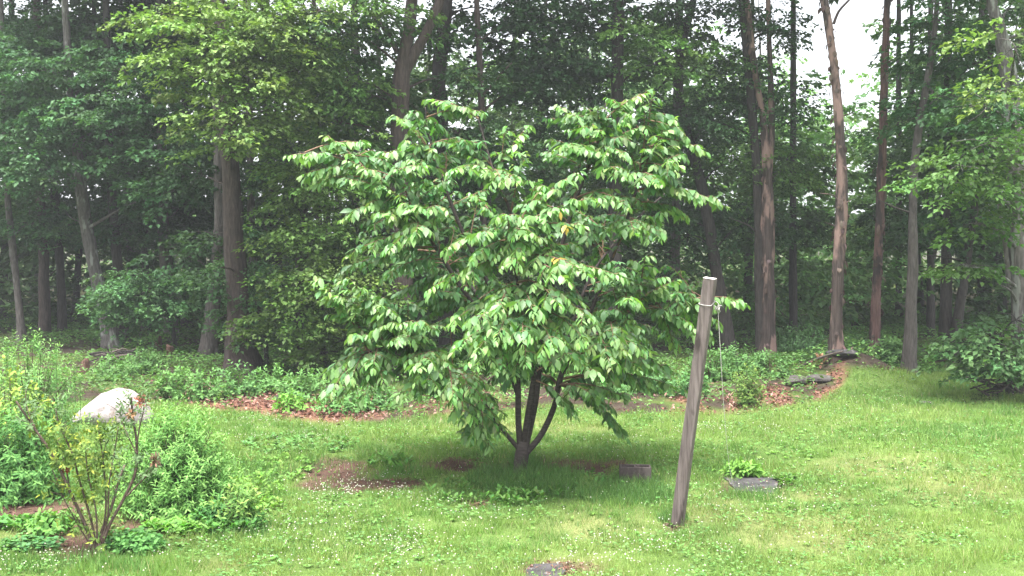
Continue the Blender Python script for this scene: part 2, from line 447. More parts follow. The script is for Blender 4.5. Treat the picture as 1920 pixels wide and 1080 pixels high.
# taller uncut grass round the trunk, the post, the block and the beds
TALL = [(985, 905, 110, 26, 5200, .16), (985, 880, 26, 14, 900, .24), (1120, 920, 130, 18, 2600, .13), (870, 928, 80, 16, 1000, .10), (1262, 975, 30, 12, 420, .12), (1195, 905, 46, 9, 600, .11),
        (1180, 935, 90, 14, 1500, .12), (460, 905, 70, 40, 1600, .12), (440, 1000, 60, 20, 700, .13), (560, 860, 90, 26, 900, .09), (1410, 925, 60, 7, 300, .09), (1330, 885, 60, 14, 500, .10), (120, 1060, 160, 20, 1200, .11), (600, 1010, 200, 40, 1800, .09)]
for cx, cy, rx, ry, k, hh in TALL:
    r = np.sqrt(rng.random(k)); t = rng.random(k) * 2 * math.pi
    g = G(cx + rx * r * np.cos(t), cy + ry * r * np.sin(t))
    blades(gb, g[:, 0], g[:, 1], hh * (.5 + .8 * rng.random(k)), np.full(k, .0075) * (.7 + .6 * rng.random(k)), vary((.085, .175, .045), k, .4, .15), .8)
tag(gb.build('lawn_grass', M['grass']), 'short mown lawn grass with taller tufts round the young cherry tree', 'grass', kind='stuff')

# white clover heads: little rounded balls on the lawn
fl = []
CLOVER = [(690, 925, 100, 30, 620), (820, 1030, 190, 46, 620), (1360, 808, 80, 9, 260), (560, 812, 150, 22, 420), (1180, 1050, 200, 30, 320), (560, 1010, 160, 50, 340), (90, 1062, 130, 18, 300),
          (1440, 940, 160, 30, 220), (1700, 850, 200, 90, 260), (1350, 1030, 220, 40, 300), (1050, 830, 180, 26, 240), (480, 800, 60, 14, 150), (1560, 780, 120, 20, 120)]
for cx, cy, rx, ry, k in CLOVER:
    k = int(k * .9); g = G(cx + rx * .75 * rng.normal(size=k), np.minimum(cy + ry * .75 * rng.normal(size=k), 1100))
    fl.append(g[fbm(g[:, 0] * 3.1, g[:, 1] * 3.1, 0, 71, 2) > .38 + .25 * rng.random(k)])
fx, fy = scatter(1500, 7.5, 22, 1.6); fp = fields(fx, fy)
fk = rng.random(1500) < fp[4] * (1 - fp[2]) * .8
fl.append(np.stack([fx, fy, ground_z(fx, fy)], -1)[fk])
fl = np.concatenate(fl); k = len(fl)
fl[:, 2] += .05 + .05 * rng.random(k)
rad = .0055 + .005 * rng.random(k)
head = np.array([[0, 0, .9], [1, 0, 0], [-.5, .87, .05], [-.5, -.87, -.05], [0, 0, -.8]])
hf = [[0, 1, 2], [0, 2, 3], [0, 3, 1], [4, 2, 1], [4, 3, 2], [4, 1, 3]]
cm = MB(); i = np.arange(k)[:, None, None] * 5
cm.add((fl[:, None] + head[None] * rad[:, None, None]).reshape(-1, 3), (i + np.array(hf)[None]).reshape(-1, 3), None,
       np.repeat(vary((.56, .55, .46), k, .3, .06), 5, 0))
tag(cm.build('clover_blossom', M['petal']), 'small white clover heads dotted through the lawn', 'clover', kind='stuff')

# low broad leaves in the lawn: clover, plantain, dandelion
wm = MB()
K = 60000
x, y = scatter(K, 7.2, 26, 1.9)
px, py, dirt, dry, lawn, lit = fields(x, y)
keep = rng.random(K) < lawn * (1 - .93 * dirt) * (1 - .9 * lit) * smooth(.40, .58, fbm(x * 1.7, y * 1.7, 0, 91, 3))
x, y = x[keep], y[keep]; k = len(x)
pos = np.stack([x, y, ground_z(x, y) + .025 + .04 * rng.random(k)], -1)
a = rng.random(k) * 2 * math.pi
d = np.stack([np.cos(a), np.sin(a), .5 * rng.random(k) - .1], -1)
L = (.022 + .022 * rng.random(k)) * (y / 9) ** .5
kite_leaves(wm, pos, d, UP + .35 * rng.normal(size=(k, 3)), L, L * .8, vary((.115, .225, .065), k, .35, .15))
def rosettes(cx, cy, rx, ry, count, L0, leaves=8, col=(.10, .22, .055), el=.45, wr=.45, hz=.0):
    r = np.sqrt(rng.random(count)); t = rng.random(count) * 2 * math.pi
    g = G(cx + rx * r * np.cos(t), cy + ry * r * np.sin(t))
    g = np.repeat(g, leaves, 0); k = len(g)
    a = rng.random(k) * 2 * math.pi
    g[:, 2] += .01 + hz * rng.random(k)
    d = np.stack([np.cos(a), np.sin(a), el * (.3 + 1.2 * rng.random(k))], -1)
    L = L0 * (.6 + .7 * rng.random(k))
    oval_leaves(wm, g, d, UP + .25 * rng.normal(size=(k, 3)), L, L * wr, vary(col, k, .3, .15))
rosettes(1500, 920, 420, 130, 150, .05, 7, (.15, .28, .065))
rosettes(700, 980, 500, 90, 150, .05, 7, (.14, .27, .065))
rosettes(930, 925, 130, 22, 60, .075, 7, (.11, .23, .055), .9, .36, .06)
rosettes(960, 940, 60, 12, 40, .085, 7, (.12, .25, .06), 1.0, .36, .06)
rosettes(735, 872, 44, 13, 34, .10, 7, (.12, .25, .06), 1.0, .34, .05)
rosettes(1050, 905, 100, 18, 34, .075, 7, (.09, .2, .05), .9, .36, .05)
rosettes(540, 880, 60, 25, 60, .06, 7, (.14, .28, .06), .7, .45, .02)
rosettes(245, 1022, 60, 18, 90, .055, 8, (.085, .22, .06), .4, .75, .06)      # dark clover mats at the foot of the shrubs
rosettes(60, 1026, 60, 10, 45, .055, 8, (.08, .2, .065), .4, .75, .05)
rosettes(60, 992, 70, 10, 60, .08, 9, (.10, .24, .06), .8, .4, .08)
rosettes(350, 996, 80, 12, 80, .08, 9, (.13, .28, .06), .8, .42, .06)
rosettes(430, 985, 60, 24, 110, .09, 9, (.08, .2, .05), .9, .36, .09)
rosettes(480, 930, 50, 40, 90, .07, 8, (.15, .28, .055), .8, .4, .05)
rosettes(1470, 905, 20, 10, 18, .09, 8, (.10, .2, .045), .6, .45, .02)
rosettes(1530, 860, 220, 60, 70, .055, 8, (.16, .3, .07), .5, .5)
rosettes(560, 835, 110, 18, 100, .07, 8, (.10, .21, .06), .6, .5, .03)
tag(wm.build('lawn_weeds', M['shrub_leaf']), 'low clover and plantain leaves mixed into the lawn', 'weeds', kind='stuff')

# fallen leaves along the edge of the wood
lm = MB(); K = 52000
x, y = scatter(K, 16, 27, 1.0)
px, py, dirt, dry, lawn, lit = fields(x, y)
keep = rng.random(K) < lit * (1 - .7 * lawn) + .035 * (1 - lawn)
x, y = x[keep], y[keep]; k = len(x)
pos = np.stack([x, y, ground_z(x, y) + .012 + .05 * rng.random(k)], -1)
a = rng.random(k) * 2 * math.pi
d = np.stack([np.cos(a), np.sin(a), .5 * rng.normal(size=k)], -1)
pal = np.array([(.19, .09, .066), (.26, .145, .115), (.14, .066, .05), (.31, .2, .165), (.08, .045, .035)])
kite_leaves(lm, pos, d, UP + .6 * rng.normal(size=(k, 3)), .06 + .06 * rng.random(k), .045, pal[rng.integers(0, 5, k)] * (.7 + .5 * rng.random((k, 1))), .3)
K = 900                                             # chips and crumbs on the bare soil
for cx, cy, rx, ry in DIRT:
    r = np.sqrt(rng.random(60)); t = rng.random(60) * 2 * math.pi
    g = G(cx + rx * r * np.cos(t), cy + ry * r * np.sin(t)); g[:, 2] += .006 + .01 * rng.random(60)
    a = rng.random(60) * 2 * math.pi
    kite_leaves(lm, g, np.stack([np.cos(a), np.sin(a), .2 * rng.normal(size=60)], -1), UP + .5 * rng.normal(size=(60, 3)), .03 + .05 * rng.random(60), .018, pal[rng.integers(0, 5, 60)] * .8, .3)
tag(lm.build('leaf_litter', M['dry']), 'reddish brown fallen leaves along the edge of the wood', 'fallen leaves', kind='stuff')

# ferns, seedlings and creepers of the woodland floor
um = MB(); K = 19500
x, y = scatter(K, 18, 46, .6, 3)
px, py, dirt, dry, lawn, lit = fields(x, y)
dens = (1 - lawn) * (1 - .8 * lit) * smooth(.34, .6, fbm(x * .8, y * .8, 0, 51, 3))
dens = dens * np.where((px > 1640) & (y < 27), .3, 1)
keep = rng.random(K) < dens
x, y, px = x[keep], y[keep], px[keep]
ht = .10 + .40 * fbm(x * .6, y * .6, 0, 53, 2)
sel = np.repeat(np.arange(len(x)), 9); k = len(sel)
pos = np.stack([x[sel] + .14 * rng.normal(size=k), y[sel] + .14 * rng.normal(size=k), 0 * sel], -1)
pos[:, 2] = ground_z(pos[:, 0], pos[:, 1]) + ht[sel] * rng.random(k) ** .6
a = rng.random(k) * 2 * math.pi
d = np.stack([np.cos(a), np.sin(a), .35 - .9 * rng.random(k)], -1)
L = (.06 + .06 * rng.random(k)) * (y[sel] / 24) ** .5
tone = fbm(x * .4, y * .4, 0, 57, 2)[sel][:, None]
c = vary((.10, .2, .055), k, .4, .15) * (.6 + .8 * tone)
kite_leaves(um, pos, d, UP + .4 * rng.normal(size=(k, 3)), L, L * .55, c)
tag(um.build('undergrowth', M['leaf']), 'low green seedlings and ferns covering the woodland floor', 'undergrowth', kind='stuff')
# ------------------------------------------------------------------ the young cherry tree
base = G(978, 890)
CY = base[1]
cherry = empty('cherry_tree', base, 'young bushy cherry tree with drooping bright green leaves in the middle of the lawn', 'tree')
def W3(p): return P(p[0], p[1], CY + (p[2] if len(p) > 2 else 0))
tb = MB()
p0 = W3((978, 893)); p0[2] = base[2] - .06
tube(tb, [p0, W3((977, 872)), W3((979, 848)), W3((981, 828))], [.085, .078, .08, .055], 14, .05, .16, .35, 4)
tb.build('trunk', M['cherry_bark'], cherry, True)
LIMBS = [
    ([(974, 843), (950, 815, -.05), (928, 785, -.1), (895, 742, -.25), (840, 690, -.4), (765, 645, -.4), (690, 660, -.4)], .030, .010),
    ([(976, 842), (972, 790), (970, 705), (955, 620, .05), (920, 540, .0), (870, 440), (832, 345, .05), (806, 262, .05), (797, 200)], .043, .007),
    ([(980, 846), (990, 780, -.05), (1001, 700, -.1), (1000, 610, -.2), (985, 500, -.3), (958, 400, -.4), (925, 320, -.3), (897, 222, -.2)], .043, .007),
    ([(985, 840), (1003, 762, .05), (1012, 690, .1), (1032, 560, .1), (1062, 430), (1100, 320), (1128, 250), (1136, 190)], .042, .007),
    ([(986, 850), (1015, 815, .02), (1040, 760, .1), (1053, 700, .15), (1092, 620, .2), (1142, 500, .2), (1186, 380, .1), (1210, 275, 0), (1220, 178)], .043, .007),
    ([(1046, 735, .13), (1056, 690, .3), (1070, 620, .7), (1112, 510, 1.1), (1185, 420, 1.4), (1250, 360, 1.5)], .030, .009),
    ([(971, 740, 0), (950, 680, .3), (900, 560, .8), (800, 450, 1.1), (700, 360, 1.1), (630, 290, .8)], .030, .008),
    ([(1000, 700, -.1), (990, 640, -.5), (970, 530, -.9), (955, 440, -1.1)], .028, .008),
    ([(968, 660, 0), (880, 560, -.3), (770, 395, -.5), (700, 335, -.5), (640, 295, -.45), (560, 285, -.4)], .032, .006),
    ([(1053, 700, .15), (1090, 650, -.2), (1170, 590, -.3), (1250, 565, 0), (1320, 560, .5)], .024, .006),
]
samples = []
for li, (pts, r0, r1) in enumerate(LIMBS):
    w = [W3(p) for p in pts]
    r = np.linspace(1, 0, len(w)) ** .8 * (r0 - r1) + r1
    mb = MB(); pp = tube(mb, w, r, 9, .08, .1, 0, 20 + li)
    mb.build('limb', M['cherry_bark'], cherry, True)
    cut = int(len(pp) * .22); samples.append(pp[cut:])
samples = np.concatenate(samples)

# tips of the boughs as they hang in the picture: px, py, depth (negative = towards the camera)
TIPS = [(797, 186, 0), (740, 215, -.1), (762, 222, .1), (908, 210, -.2), (947, 236, -.3), (850, 270, -.4), (708, 288, -.2), (760, 262, -.5), (690, 268, -.4), (607, 254, -.5), (536, 292, -.6), (562, 330, -.6),
        (580, 350, -.5), (640, 335, -.7), (650, 300, -.7), (720, 350, -.8), (680, 372, -.6), (640, 412, -.7), (700, 400, -.9), (770, 300, -.6), (800, 310, -.9), (850, 320, -1.0), (880, 360, -1.1), (760, 380, -1.1),
        (820, 390, -1.2), (895, 310, -.9), (1010, 335, -.6), (990, 237, -.3), (984, 284, -.5), (1045, 195, -.1), (1080, 215, -.5), (1138, 182, .1), (1110, 235, -.6), (1060, 270, -.8), (1224, 170, .1),
        (1180, 215, -.4), (1215, 235, -.2), (1265, 222, .2), (1240, 260, -.4), (1285, 258, .1), (1326, 286, .2), (1270, 300, -.5), (1170, 290, -.9), (1090, 280, -1.0), (1090, 320, -1.2), (1020, 350, -1.1), (970, 342, -1.0),
        (940, 345, -1.0), (1170, 330, -1.1), (1230, 345, -.9), (1180, 390, -1.2), (1130, 370, -1.4), (1060, 390, -1.5), (1100, 425, -1.6), (1362, 388, .3), (1310, 375, .1), (1290, 410, .5), (1250, 395, -.2), (1240, 450, -.8), (1190, 440, -1.1),
        (1210, 480, -.8), (1272, 525, -.4), (950, 402, -1.9), (905, 440, -1.8), (985, 440, -1.9), (980, 480, -1.9), (960, 500, -2.0), (885, 490, -1.7), (1040, 470, -1.5), (1030, 440, -1.5), (587, 512, -.8), (610, 540, -.9), (650, 480, -.8), (655, 520, -1.0),
        (730, 470, -1.2), (780, 440, -1.3), (830, 470, -1.6), (700, 560, -1.0), (715, 572, -1.3), (800, 545, -1.6), (870, 520, -1.7), (780, 605, -1.6), (840, 610, -1.7), (668, 628, -1.1), (720, 610, -1.3), (760, 640, -1.5),
        (1068, 530, -2.0), (1110, 520, -2.0), (1168, 520, -1.6), (1106, 598, -2.0), (1050, 575, -2.1), (1000, 590, -2.1), (890, 610, -2.1), (930, 590, -2.1), (850, 660, -2.0), (788, 690, -1.8), (890, 665, -2.2), (980, 645, -2.3), (930, 640, -2.3),
        (1040, 655, -2.2), (1100, 640, -2.0), (1145, 690, -1.8), (1080, 685, -2.0), (1112, 705, -2.0), (895, 688, -2.1), (1150, 722, -1.0), (1200, 695, -.9), (1120, 748, -.5), (1225, 690, -.3), (1180, 655, -1.2), (1265, 660, .2), (1170, 745, -.2), (930, 696, -2.1), (985, 684, -2.2), (1035, 690, -2.1), (965, 705, -1.8), (640, 745, -.8), (690, 748, -1.0), (610, 700, -.6), (1270, 700, .2), (1240, 730, .3), (620, 738, -1.0), (660, 710, -1.1), (700, 690, -1.2), (720, 720, -1.2), (755, 752, -1.4), (800, 720, -1.6),
        (850, 755, -1.7), (865, 790, -1.5), (905, 812, -1.3), (880, 830, -1.2), (885, 745, -1.6), (905, 840, -1.0), (1085, 785, -.2), (1150, 770, .3), (1180, 828, .4), (1130, 760, .2),
        (1200, 715, .2), (1290, 735, .5), (1250, 700, .4), (1220, 660, -.6), (1190, 600, -.9), (1240, 590, -.3), (1402, 572, .5), (1345, 575, .4), (1350, 610, .3), (1305, 635, .0), (1280, 600, .1), (1250, 555, -.2), (1330, 640, .4), (1180, 560, -1.2), (1150, 640, -1.5)]
POLY = np.array([(545, 285), (610, 255), (690, 272), (720, 300), (735, 220), (795, 190), (830, 245), (905, 215), (940, 240), (890, 310), (962, 400), (1015, 320), (1000, 245), (1040, 200), (1140, 185), (1220, 172), (1262, 232), (1315, 290),
                 (1270, 330), (1340, 385), (1240, 420), (1262, 525), (1240, 570), (1290, 635), (1270, 715), (1180, 740), (1120, 740), (1050, 700), (900, 740), (870, 760), (790, 740), (660, 730), (630, 725), (710, 670), (690, 620), (725, 570), (610, 515), (700, 480), (660, 412), (730, 390), (640, 340), (565, 330)], float)
def inside(px, py, poly):
    x0, y0 = poly.T; x1, y1 = np.roll(poly, -1, 0).T
    c = (y0[None] > py[:, None]) != (y1[None] > py[:, None])
    xx = (x1 - x0)[None] * (py[:, None] - y0[None]) / np.where(y1 == y0, 1e-9, y1 - y0)[None] + x0[None]
    return (c & (px[:, None] < xx)).sum(1) % 2 == 1
q = rng.random((1400, 2)) * (860, 600) + (530, 165)
q = q[inside(q[:, 0], q[:, 1], POLY)][:235]
for a, b in q:
    dm = 2.3 * math.sqrt(max(.05, 1 - ((a - 955) / 430) ** 2)) * (.45 + .55 * min(1, (b - 165) / 330))
    TIPS.append((a, b, (rng.random() * 1.55 - .6) * dm))

lp, ld, ln, lL, lW, lc = [], [], [], [], [], []
tw = MB()
def leaf_run(curve, t0, step, age, size, tipc):
    """leaves in two ranks along a twig, hanging"""
    seg = np.linalg.norm(np.diff(curve, axis=0), axis=1); cum = np.concatenate([[0], np.cumsum(seg)]); T = cum[-1]
    s = np.arange(t0 * T, T, step); s = np.append(s, T)
    for i, u in enumerate(s):
        p = np.array([np.interp(u, cum, curve[:, k]) for k in range(3)])
        p2 = np.array([np.interp(min(T, u + .02), cum, curve[:, k]) for k in range(3)]); p1 = np.array([np.interp(max(0, u - .02), cum, curve[:, k]) for k in range(3)])
        f = unit(p2 - p1); side = np.cross(f, UP); side = side / max(np.linalg.norm(side), .2)
        sg = 1 if i % 2 else -1
        end = i >= len(s) - 2
        out = .55 * f + (.25 if end else .8) * sg * side
        hang = .3 + .9 * rng.random()
        if end: hang *= .8
        d = out - UP * hang + .18 * rng.normal(size=3)
        nrm = UP + .35 * sg * side + .38 * rng.normal(size=3)
        frac = u / T
        young = tipc * smooth(.05, .85, frac)
        c = np.array([.066, .155, .054]) * (1 - young) + np.array([.21, .36, .12]) * young
        c = c * (.75 + .5 * rng.random()) * (1 + .1 * rng.normal(size=3))
        L = size * (.62 + .66 * rng.random()) * (1 - .42 * smooth(.6, 1.0, frac))
        lp.append(p); ld.append(d); ln.append(nrm); lL.append(L); lW.append(L * (.34 + .12 * rng.random())); lc.append(c)

def bez(a, c, b, n): t = np.linspace(0, 1, n)[:, None]; return (1 - t) ** 2 * a + 2 * t * (1 - t) * c + t * t * b
for ti, (a, b, dz) in enumerate(TIPS):
    tip = P(a, b, CY + dz)
    hand = ti < 175 and ti < len(TIPS) - len(q)
    v = samples - tip; dist = np.linalg.norm(v, axis=1)
    cost = np.abs(dist - (.75 if hand else .6)) + .9 * np.maximum(0, v[:, 2] - .25) + .35 * np.maximum(0, -v[:, 2] - .6)
    A = samples[np.argmin(cost)]
    D = np.linalg.norm(tip - A)
    if D < .12: continue
    rise = (tip[2] - A[2])
    ctl = .5 * (A + tip) + UP * (.16 * D + .12 * max(0, -rise))
    cur = bez(A, ctl, tip, 14)
    r0 = .006 + .008 * min(1.5, D)
    tube(tw, cur[::3], np.linspace(r0, .0022, len(cur[::3])), 4, .15, 0, 0, ti)
    tipc = (1.0 if hand else .22) * (.65 + .35 * rng.random())
    leaf_run(cur, .22 if D > .5 else .1, .028, 0, .150 if hand else .135, tipc)
    nt = int(D / .17)
    for j in range(nt):
        u = .25 + .7 * (j + rng.random()) / max(1, nt)
        k = int(u * 13); p = cur[k]; f = unit(cur[min(13, k + 1)] - cur[max(0, k - 1)])
        side = unit(np.cross(f, UP)) * (1 if j % 2 else -1)
        ln_ = (.22 + .24 * rng.random()) * (1.1 - .78 * u) * min(1.3, .6 + .5 * D)
        e = p + ln_ * unit(.75 * f + .75 * side + .12 * rng.normal(size=3) - .12 * UP)
        cc = bez(p, .5 * (p + e) + UP * .06, e - UP * .03, 7)
        tube(tw, cc[::3], [.004, .003, .002], 3, .3)
        leaf_run(cc, .15, .029, 0, .142 if hand else .132, tipc * .9)
tw.build('twig', M['twig'], cherry).__setitem__('kind', 'stuff')
lp, ld, ln, lL, lW, lc = map(np.array, (lp, ld, ln, lL, lW, lc))
n = len(lp)
# a few yellowed leaves where the picture shows them
px, py, dep = proj(lp)
for cx, cy, rx, ry, k in [(1045, 435, 26, 22, 4), (1040, 475, 16, 14, 3), (1055, 385, 22, 16, 2), (1000, 595, 30, 25, 1), (800, 525, 20, 14, 1), (660, 775, 10, 10, 1)]:
    idx = np.where((np.hypot((px - cx) / rx, (py - cy) / ry) < 1) & (lp[:, 1] < CY))[0]
    if len(idx): lc[idx[np.argsort(dep[idx])[:k]]] = np.array([.36, .27, .05])
# the leaves that show largest become parts of their own, the rest one part
mid = lp + unit(ld) * lL[:, None] * .5
px, py, dep = proj(mid)
cell = (px // 14).astype(int) * 1000 + (py // 14).astype(int)
order = np.argsort(dep); _, first = np.unique(cell[order], return_index=True)
vis = order[first]
score = lL[vis] / dep[vis] * np.linalg.norm(np.cross(unit(ld[vis]), unit(mid[vis] - np.array([0, 0, CAM_H]))), axis=1)
own = vis[np.argsort(-score)[:300]]
rest = np.ones(n, bool); rest[own] = False
fm = MB(); oval_leaves(fm, lp[rest], ld[rest], ln[rest], lL[rest], lW[rest], lc[rest], .7 + .6 * rng.random(rest.sum()))
fm.build('foliage', M['cherry_leaf'], cherry, True)['kind'] = 'stuff'
variants = []                      # a few leaf meshes in mature and young greens; every single leaf shares one of them
for v in range(12):
    c = np.array([.066, .155, .054]) * (1 - v / 11) + np.array([.21, .36, .12]) * (v / 11)
    b = MB(); oval_leaves(b, np.zeros((1, 3)), np.array([[1., 0, 0]]), np.array([[0, 0, 1.]]), 1., .40, c[None], .6 + .7 * rng.random()); variants.append(b.mesh('leaf', M['cherry_leaf'], (0, 0, 0), True))
b = MB(); oval_leaves(b, np.zeros((1, 3)), np.array([[1., 0, 0]]), np.array([[0, 0, 1.]]), 1., .40, np.array([[.36, .27, .05]])); yellow = b.mesh('leaf', M['cherry_leaf'], (0, 0, 0), True)
dd, ss, nn = leaf_frames(ld, ln)
for i in own:
    yl = lc[i, 0] > .33 and lc[i, 1] < .3
    g = np.clip((lc[i, 1] - .14) / .22, 0, 1)
    o = bpy.data.objects.new('leaf', yellow if yl else variants[int(g * 11)]); C.objects.link(o); o.parent = cherry
    m = np.eye(4); m[:3, 0] = dd[i] * lL[i]; m[:3, 1] = -ss[i] * lL[i]; m[:3, 2] = nn[i] * lL[i]; m[:3, 3] = lp[i] - base
    o.matrix_local = Matrix(m.tolist())
    if yl: o['label'] = 'yellowed leaf'
print('cherry leaves', n)
# ------------------------------------------------------------------ the wood behind
YG = (.135, .215, .062)     # light yellow green maple
MG = (.085, .165, .042)
BG = (.055, .13, .05)       # blue green
DG = (.042, .095, .036)     # dark
LG = (.10, .18, .05)

def blob(mb, c, r, n_spray, col, L=.11, slen=.80, nleaf=40, flat=.85, wr=.74, hang=.35):
    """a leafy mass: many flat drooping fans of leaves reaching outwards in tiers"""
    c = np.asarray(c, float); r = np.asarray(r, float)
    u = unit(rng.normal(size=(n_spray, 3))); u[:, 1] -= .25; u = unit(u)
    rad = rng.random(n_spray) ** .5
    o = c + u * rad[:, None] * r
    tier = .24 + .12 * r[2]
    o[:, 2] += flat * (np.round(o[:, 2] / tier) * tier - o[:, 2]) + .06 * rng.normal(size=n_spray)
    h = np.stack([u[:, 0], u[:, 1], 0 * rad], -1) + .55 * rng.normal(size=(n_spray, 3)); h[:, 2] = .10 * rng.normal(size=n_spray); h = unit(h)
    side = unit(np.cross(h, UP))
    tone = 1 + .4 * (rng.random(n_spray) * 2 - 1); warm = rng.normal(size=n_spray) * .08
    k = n_spray * nleaf; R = np.repeat
    s = rng.random(k) ** .8; ln = R(slen * (.6 + .7 * rng.random(n_spray)), nleaf)
    w = .42 * ln * np.sin(math.pi * (.12 + .8 * s)); lat = (rng.random(k) * 2 - 1) * w
    H, SD = R(h, nleaf, 0), R(side, nleaf, 0)
    pos = R(o, nleaf, 0) + H * (s * ln)[:, None] + SD * lat[:, None]
    pos[:, 2] += -.30 * s * s * ln - .45 * lat ** 2 / np.maximum(ln, .1) + .045 * rng.normal(size=k)
    d = H * .6 + SD * (np.sign(lat) * .6)[:, None] + .3 * rng.normal(size=(k, 3)); d[:, 2] -= hang * rng.random(k) * 1.6
    nrm = UP + .28 * rng.normal(size=(k, 3))
    l = L * (.65 + .7 * rng.random(k))
    cc = np.asarray(col)[None] * R(tone, nleaf)[:, None] * (.8 + .4 * rng.random((k, 1))) * (1 + .25 * (s[:, None] - .4))
    cc[:, 0] *= 1 + R(warm, nleaf); cc = np.clip(cc, .004, .6)
    kite_leaves(mb, pos, d, nrm, l, l * wr, cc)
    return o, h

def pxblob(px, py, Y, rx, ry, rd=None):
    c = P(px, py, Y); k = Y / F
    return c, np.array([rx * k, (rd if rd is not None else .75 * rx * k), ry * k])

def forest_tree(name, label, pts, widths, Y=None, bark='bark_grey', crown=(), top=True, group=None, cat='tree', flare=.5, L=.125, ccol=MG, dens=1.0, branches=(), wood=(), topcol=None, topz=12., rough=.3, seg=14, lean=0.):
    """pts: the trunk in photo pixels from the ground up; widths in pixels; crown: (px, py, rx, ry, depth offset, colour, density)"""
    x0, y0 = pts[0]
    b = G(x0, y0) if Y is None else P(x0, y0, Y)
    if Y is None: Y = float(b[1])
    b[2] = float(ground_z(b[0], b[1]))
    root = empty(name, b, label, cat, group or ('dead standing trunks' if cat == 'dead tree' else 'saplings at the edge of the wood' if name in ('sapling', 'young_maple') else 'trees of the wood'))
    w = [b + np.array([0, 0, -.12])] + [P(px, py, Y + lean * (i + 1)) for i, (px, py) in enumerate(pts[1:])]
    w = np.array(w); r = [q * Y / F / 2 for q in widths]
    if top:                               # on upwards out of the picture
        d = unit(w[-1] - w[-2]); d = unit(d + UP * .8)
        while w[-1][2] < topz:
            w = np.vstack([w, w[-1] + d * 2.2]); r.append(max(.05, r[-1] * .82))
    tb = MB(); tp = tube(tb, w, r, seg, .16, rough, flare, int(abs(x0)) + 1)
    tb.build('trunk', M[bark], root, True)
    for bp, bw in branches:               # bare limbs that show
        mb = MB(); q = [P(a, c, Y + (e[0] if e else 0)) for a, c, *e in bp]
        tube(mb, q, np.array(bw) * Y / F / 2, 7, .15, .12, 0, int(bp[-1][0]))
        mb.build('branch', M[bark], root, True)
    cm = MB(); br = MB(); any_ = False
    for e in crown:
        px, py, rx, ry = e[:4]; dz = e[4] if len(e) > 4 else 0; col = e[5] if len(e) > 5 else ccol; dn = e[6] if len(e) > 6 else 1.0
        c, rr = pxblob(px, py, Y + dz, rx, ry)
        n = int(max(6, 58 * dens * dn * rr[0] * rr[2] * (.11 / L) ** 1.5))
        o, h = blob(cm, c, rr, n, col, L * (Y / 24) ** .3); any_ = True
        a = tp[np.argmin(np.linalg.norm(tp - (c - UP * .5), axis=1))]
        mid = .5 * (a + c) + UP * .15
        D = np.linalg.norm(c - a)
        if 4.5 > D > .4: tube(br, [a, mid, c], [.02 + .012 * D, .02, .012], 6, .3, .1)
        for j in rng.choice(len(o), min(len(o), 7), replace=False):
            tube(br, [c, .5 * (c + o[j]) + UP * .05, o[j] + h[j] * .2], [.012, .009, .004], 4, .4)
    bs = MB(); zt = min(8.5, tp[-1][2] - .5)          # dead stubs and twigs up the trunk
    for q in range(int(4 + 5 * rng.random())):
        p = tp[np.argmin(np.abs(tp[:, 2] - (1.5 + (zt - 1.5) * rng.random())))]; a = rng.random() * 6.28; ln = .2 + (.35 if cat == 'dead tree' else 1.0) * rng.random() ** 2
        e = p + ln * np.array([math.cos(a), .7 * math.sin(a), .15 + .5 * rng.random()]); rr_ = .010 + .012 * ln
        tube(bs, [p, .5 * (p + e) + .06 * rng.normal(size=3), e], [rr_ * 1.3, rr_, rr_ * .35], 5, .2, .1)
    if cat == 'dead tree':                            # curled plates of bark peeling off the bare wood
        fb = MB(); m = 130; j = rng.integers(3, len(tp) - 2, m); a = rng.random(m) * 6.28
        rad_ = np.interp(tp[j][:, 2], w[:, 2], r); out_ = np.stack([np.cos(a), np.sin(a), 0 * a], -1)
        oval_leaves(fb, tp[j] + out_ * (rad_ * 1.0)[:, None], -UP + .35 * out_ + .25 * rng.normal(size=(m, 3)), out_, .08 + .16 * rng.random(m), .04 + .06 * rng.random(m), vary((.10, .07, .06), m, .5, .1), 1.5)
        fb.build('bark_flake', M['dry'], root)['kind'] = 'stuff'
    bs.build('dead_twig', M[bark], root, True)['kind'] = 'stuff'
    if any_: br.build('twig', M[bark], root, True)['kind'] = 'stuff'
    if top:
        tz = w[-1]
        blob(cm, tz + np.array([0, 2.2, .4]), np.array([3.6, 3.6, 2.4]), 110, topcol or ccol, .36, 1.5, 20); any_ = True
    if any_: cm.build('crown', M['leaf'], root)
    return root

T = forest_tree
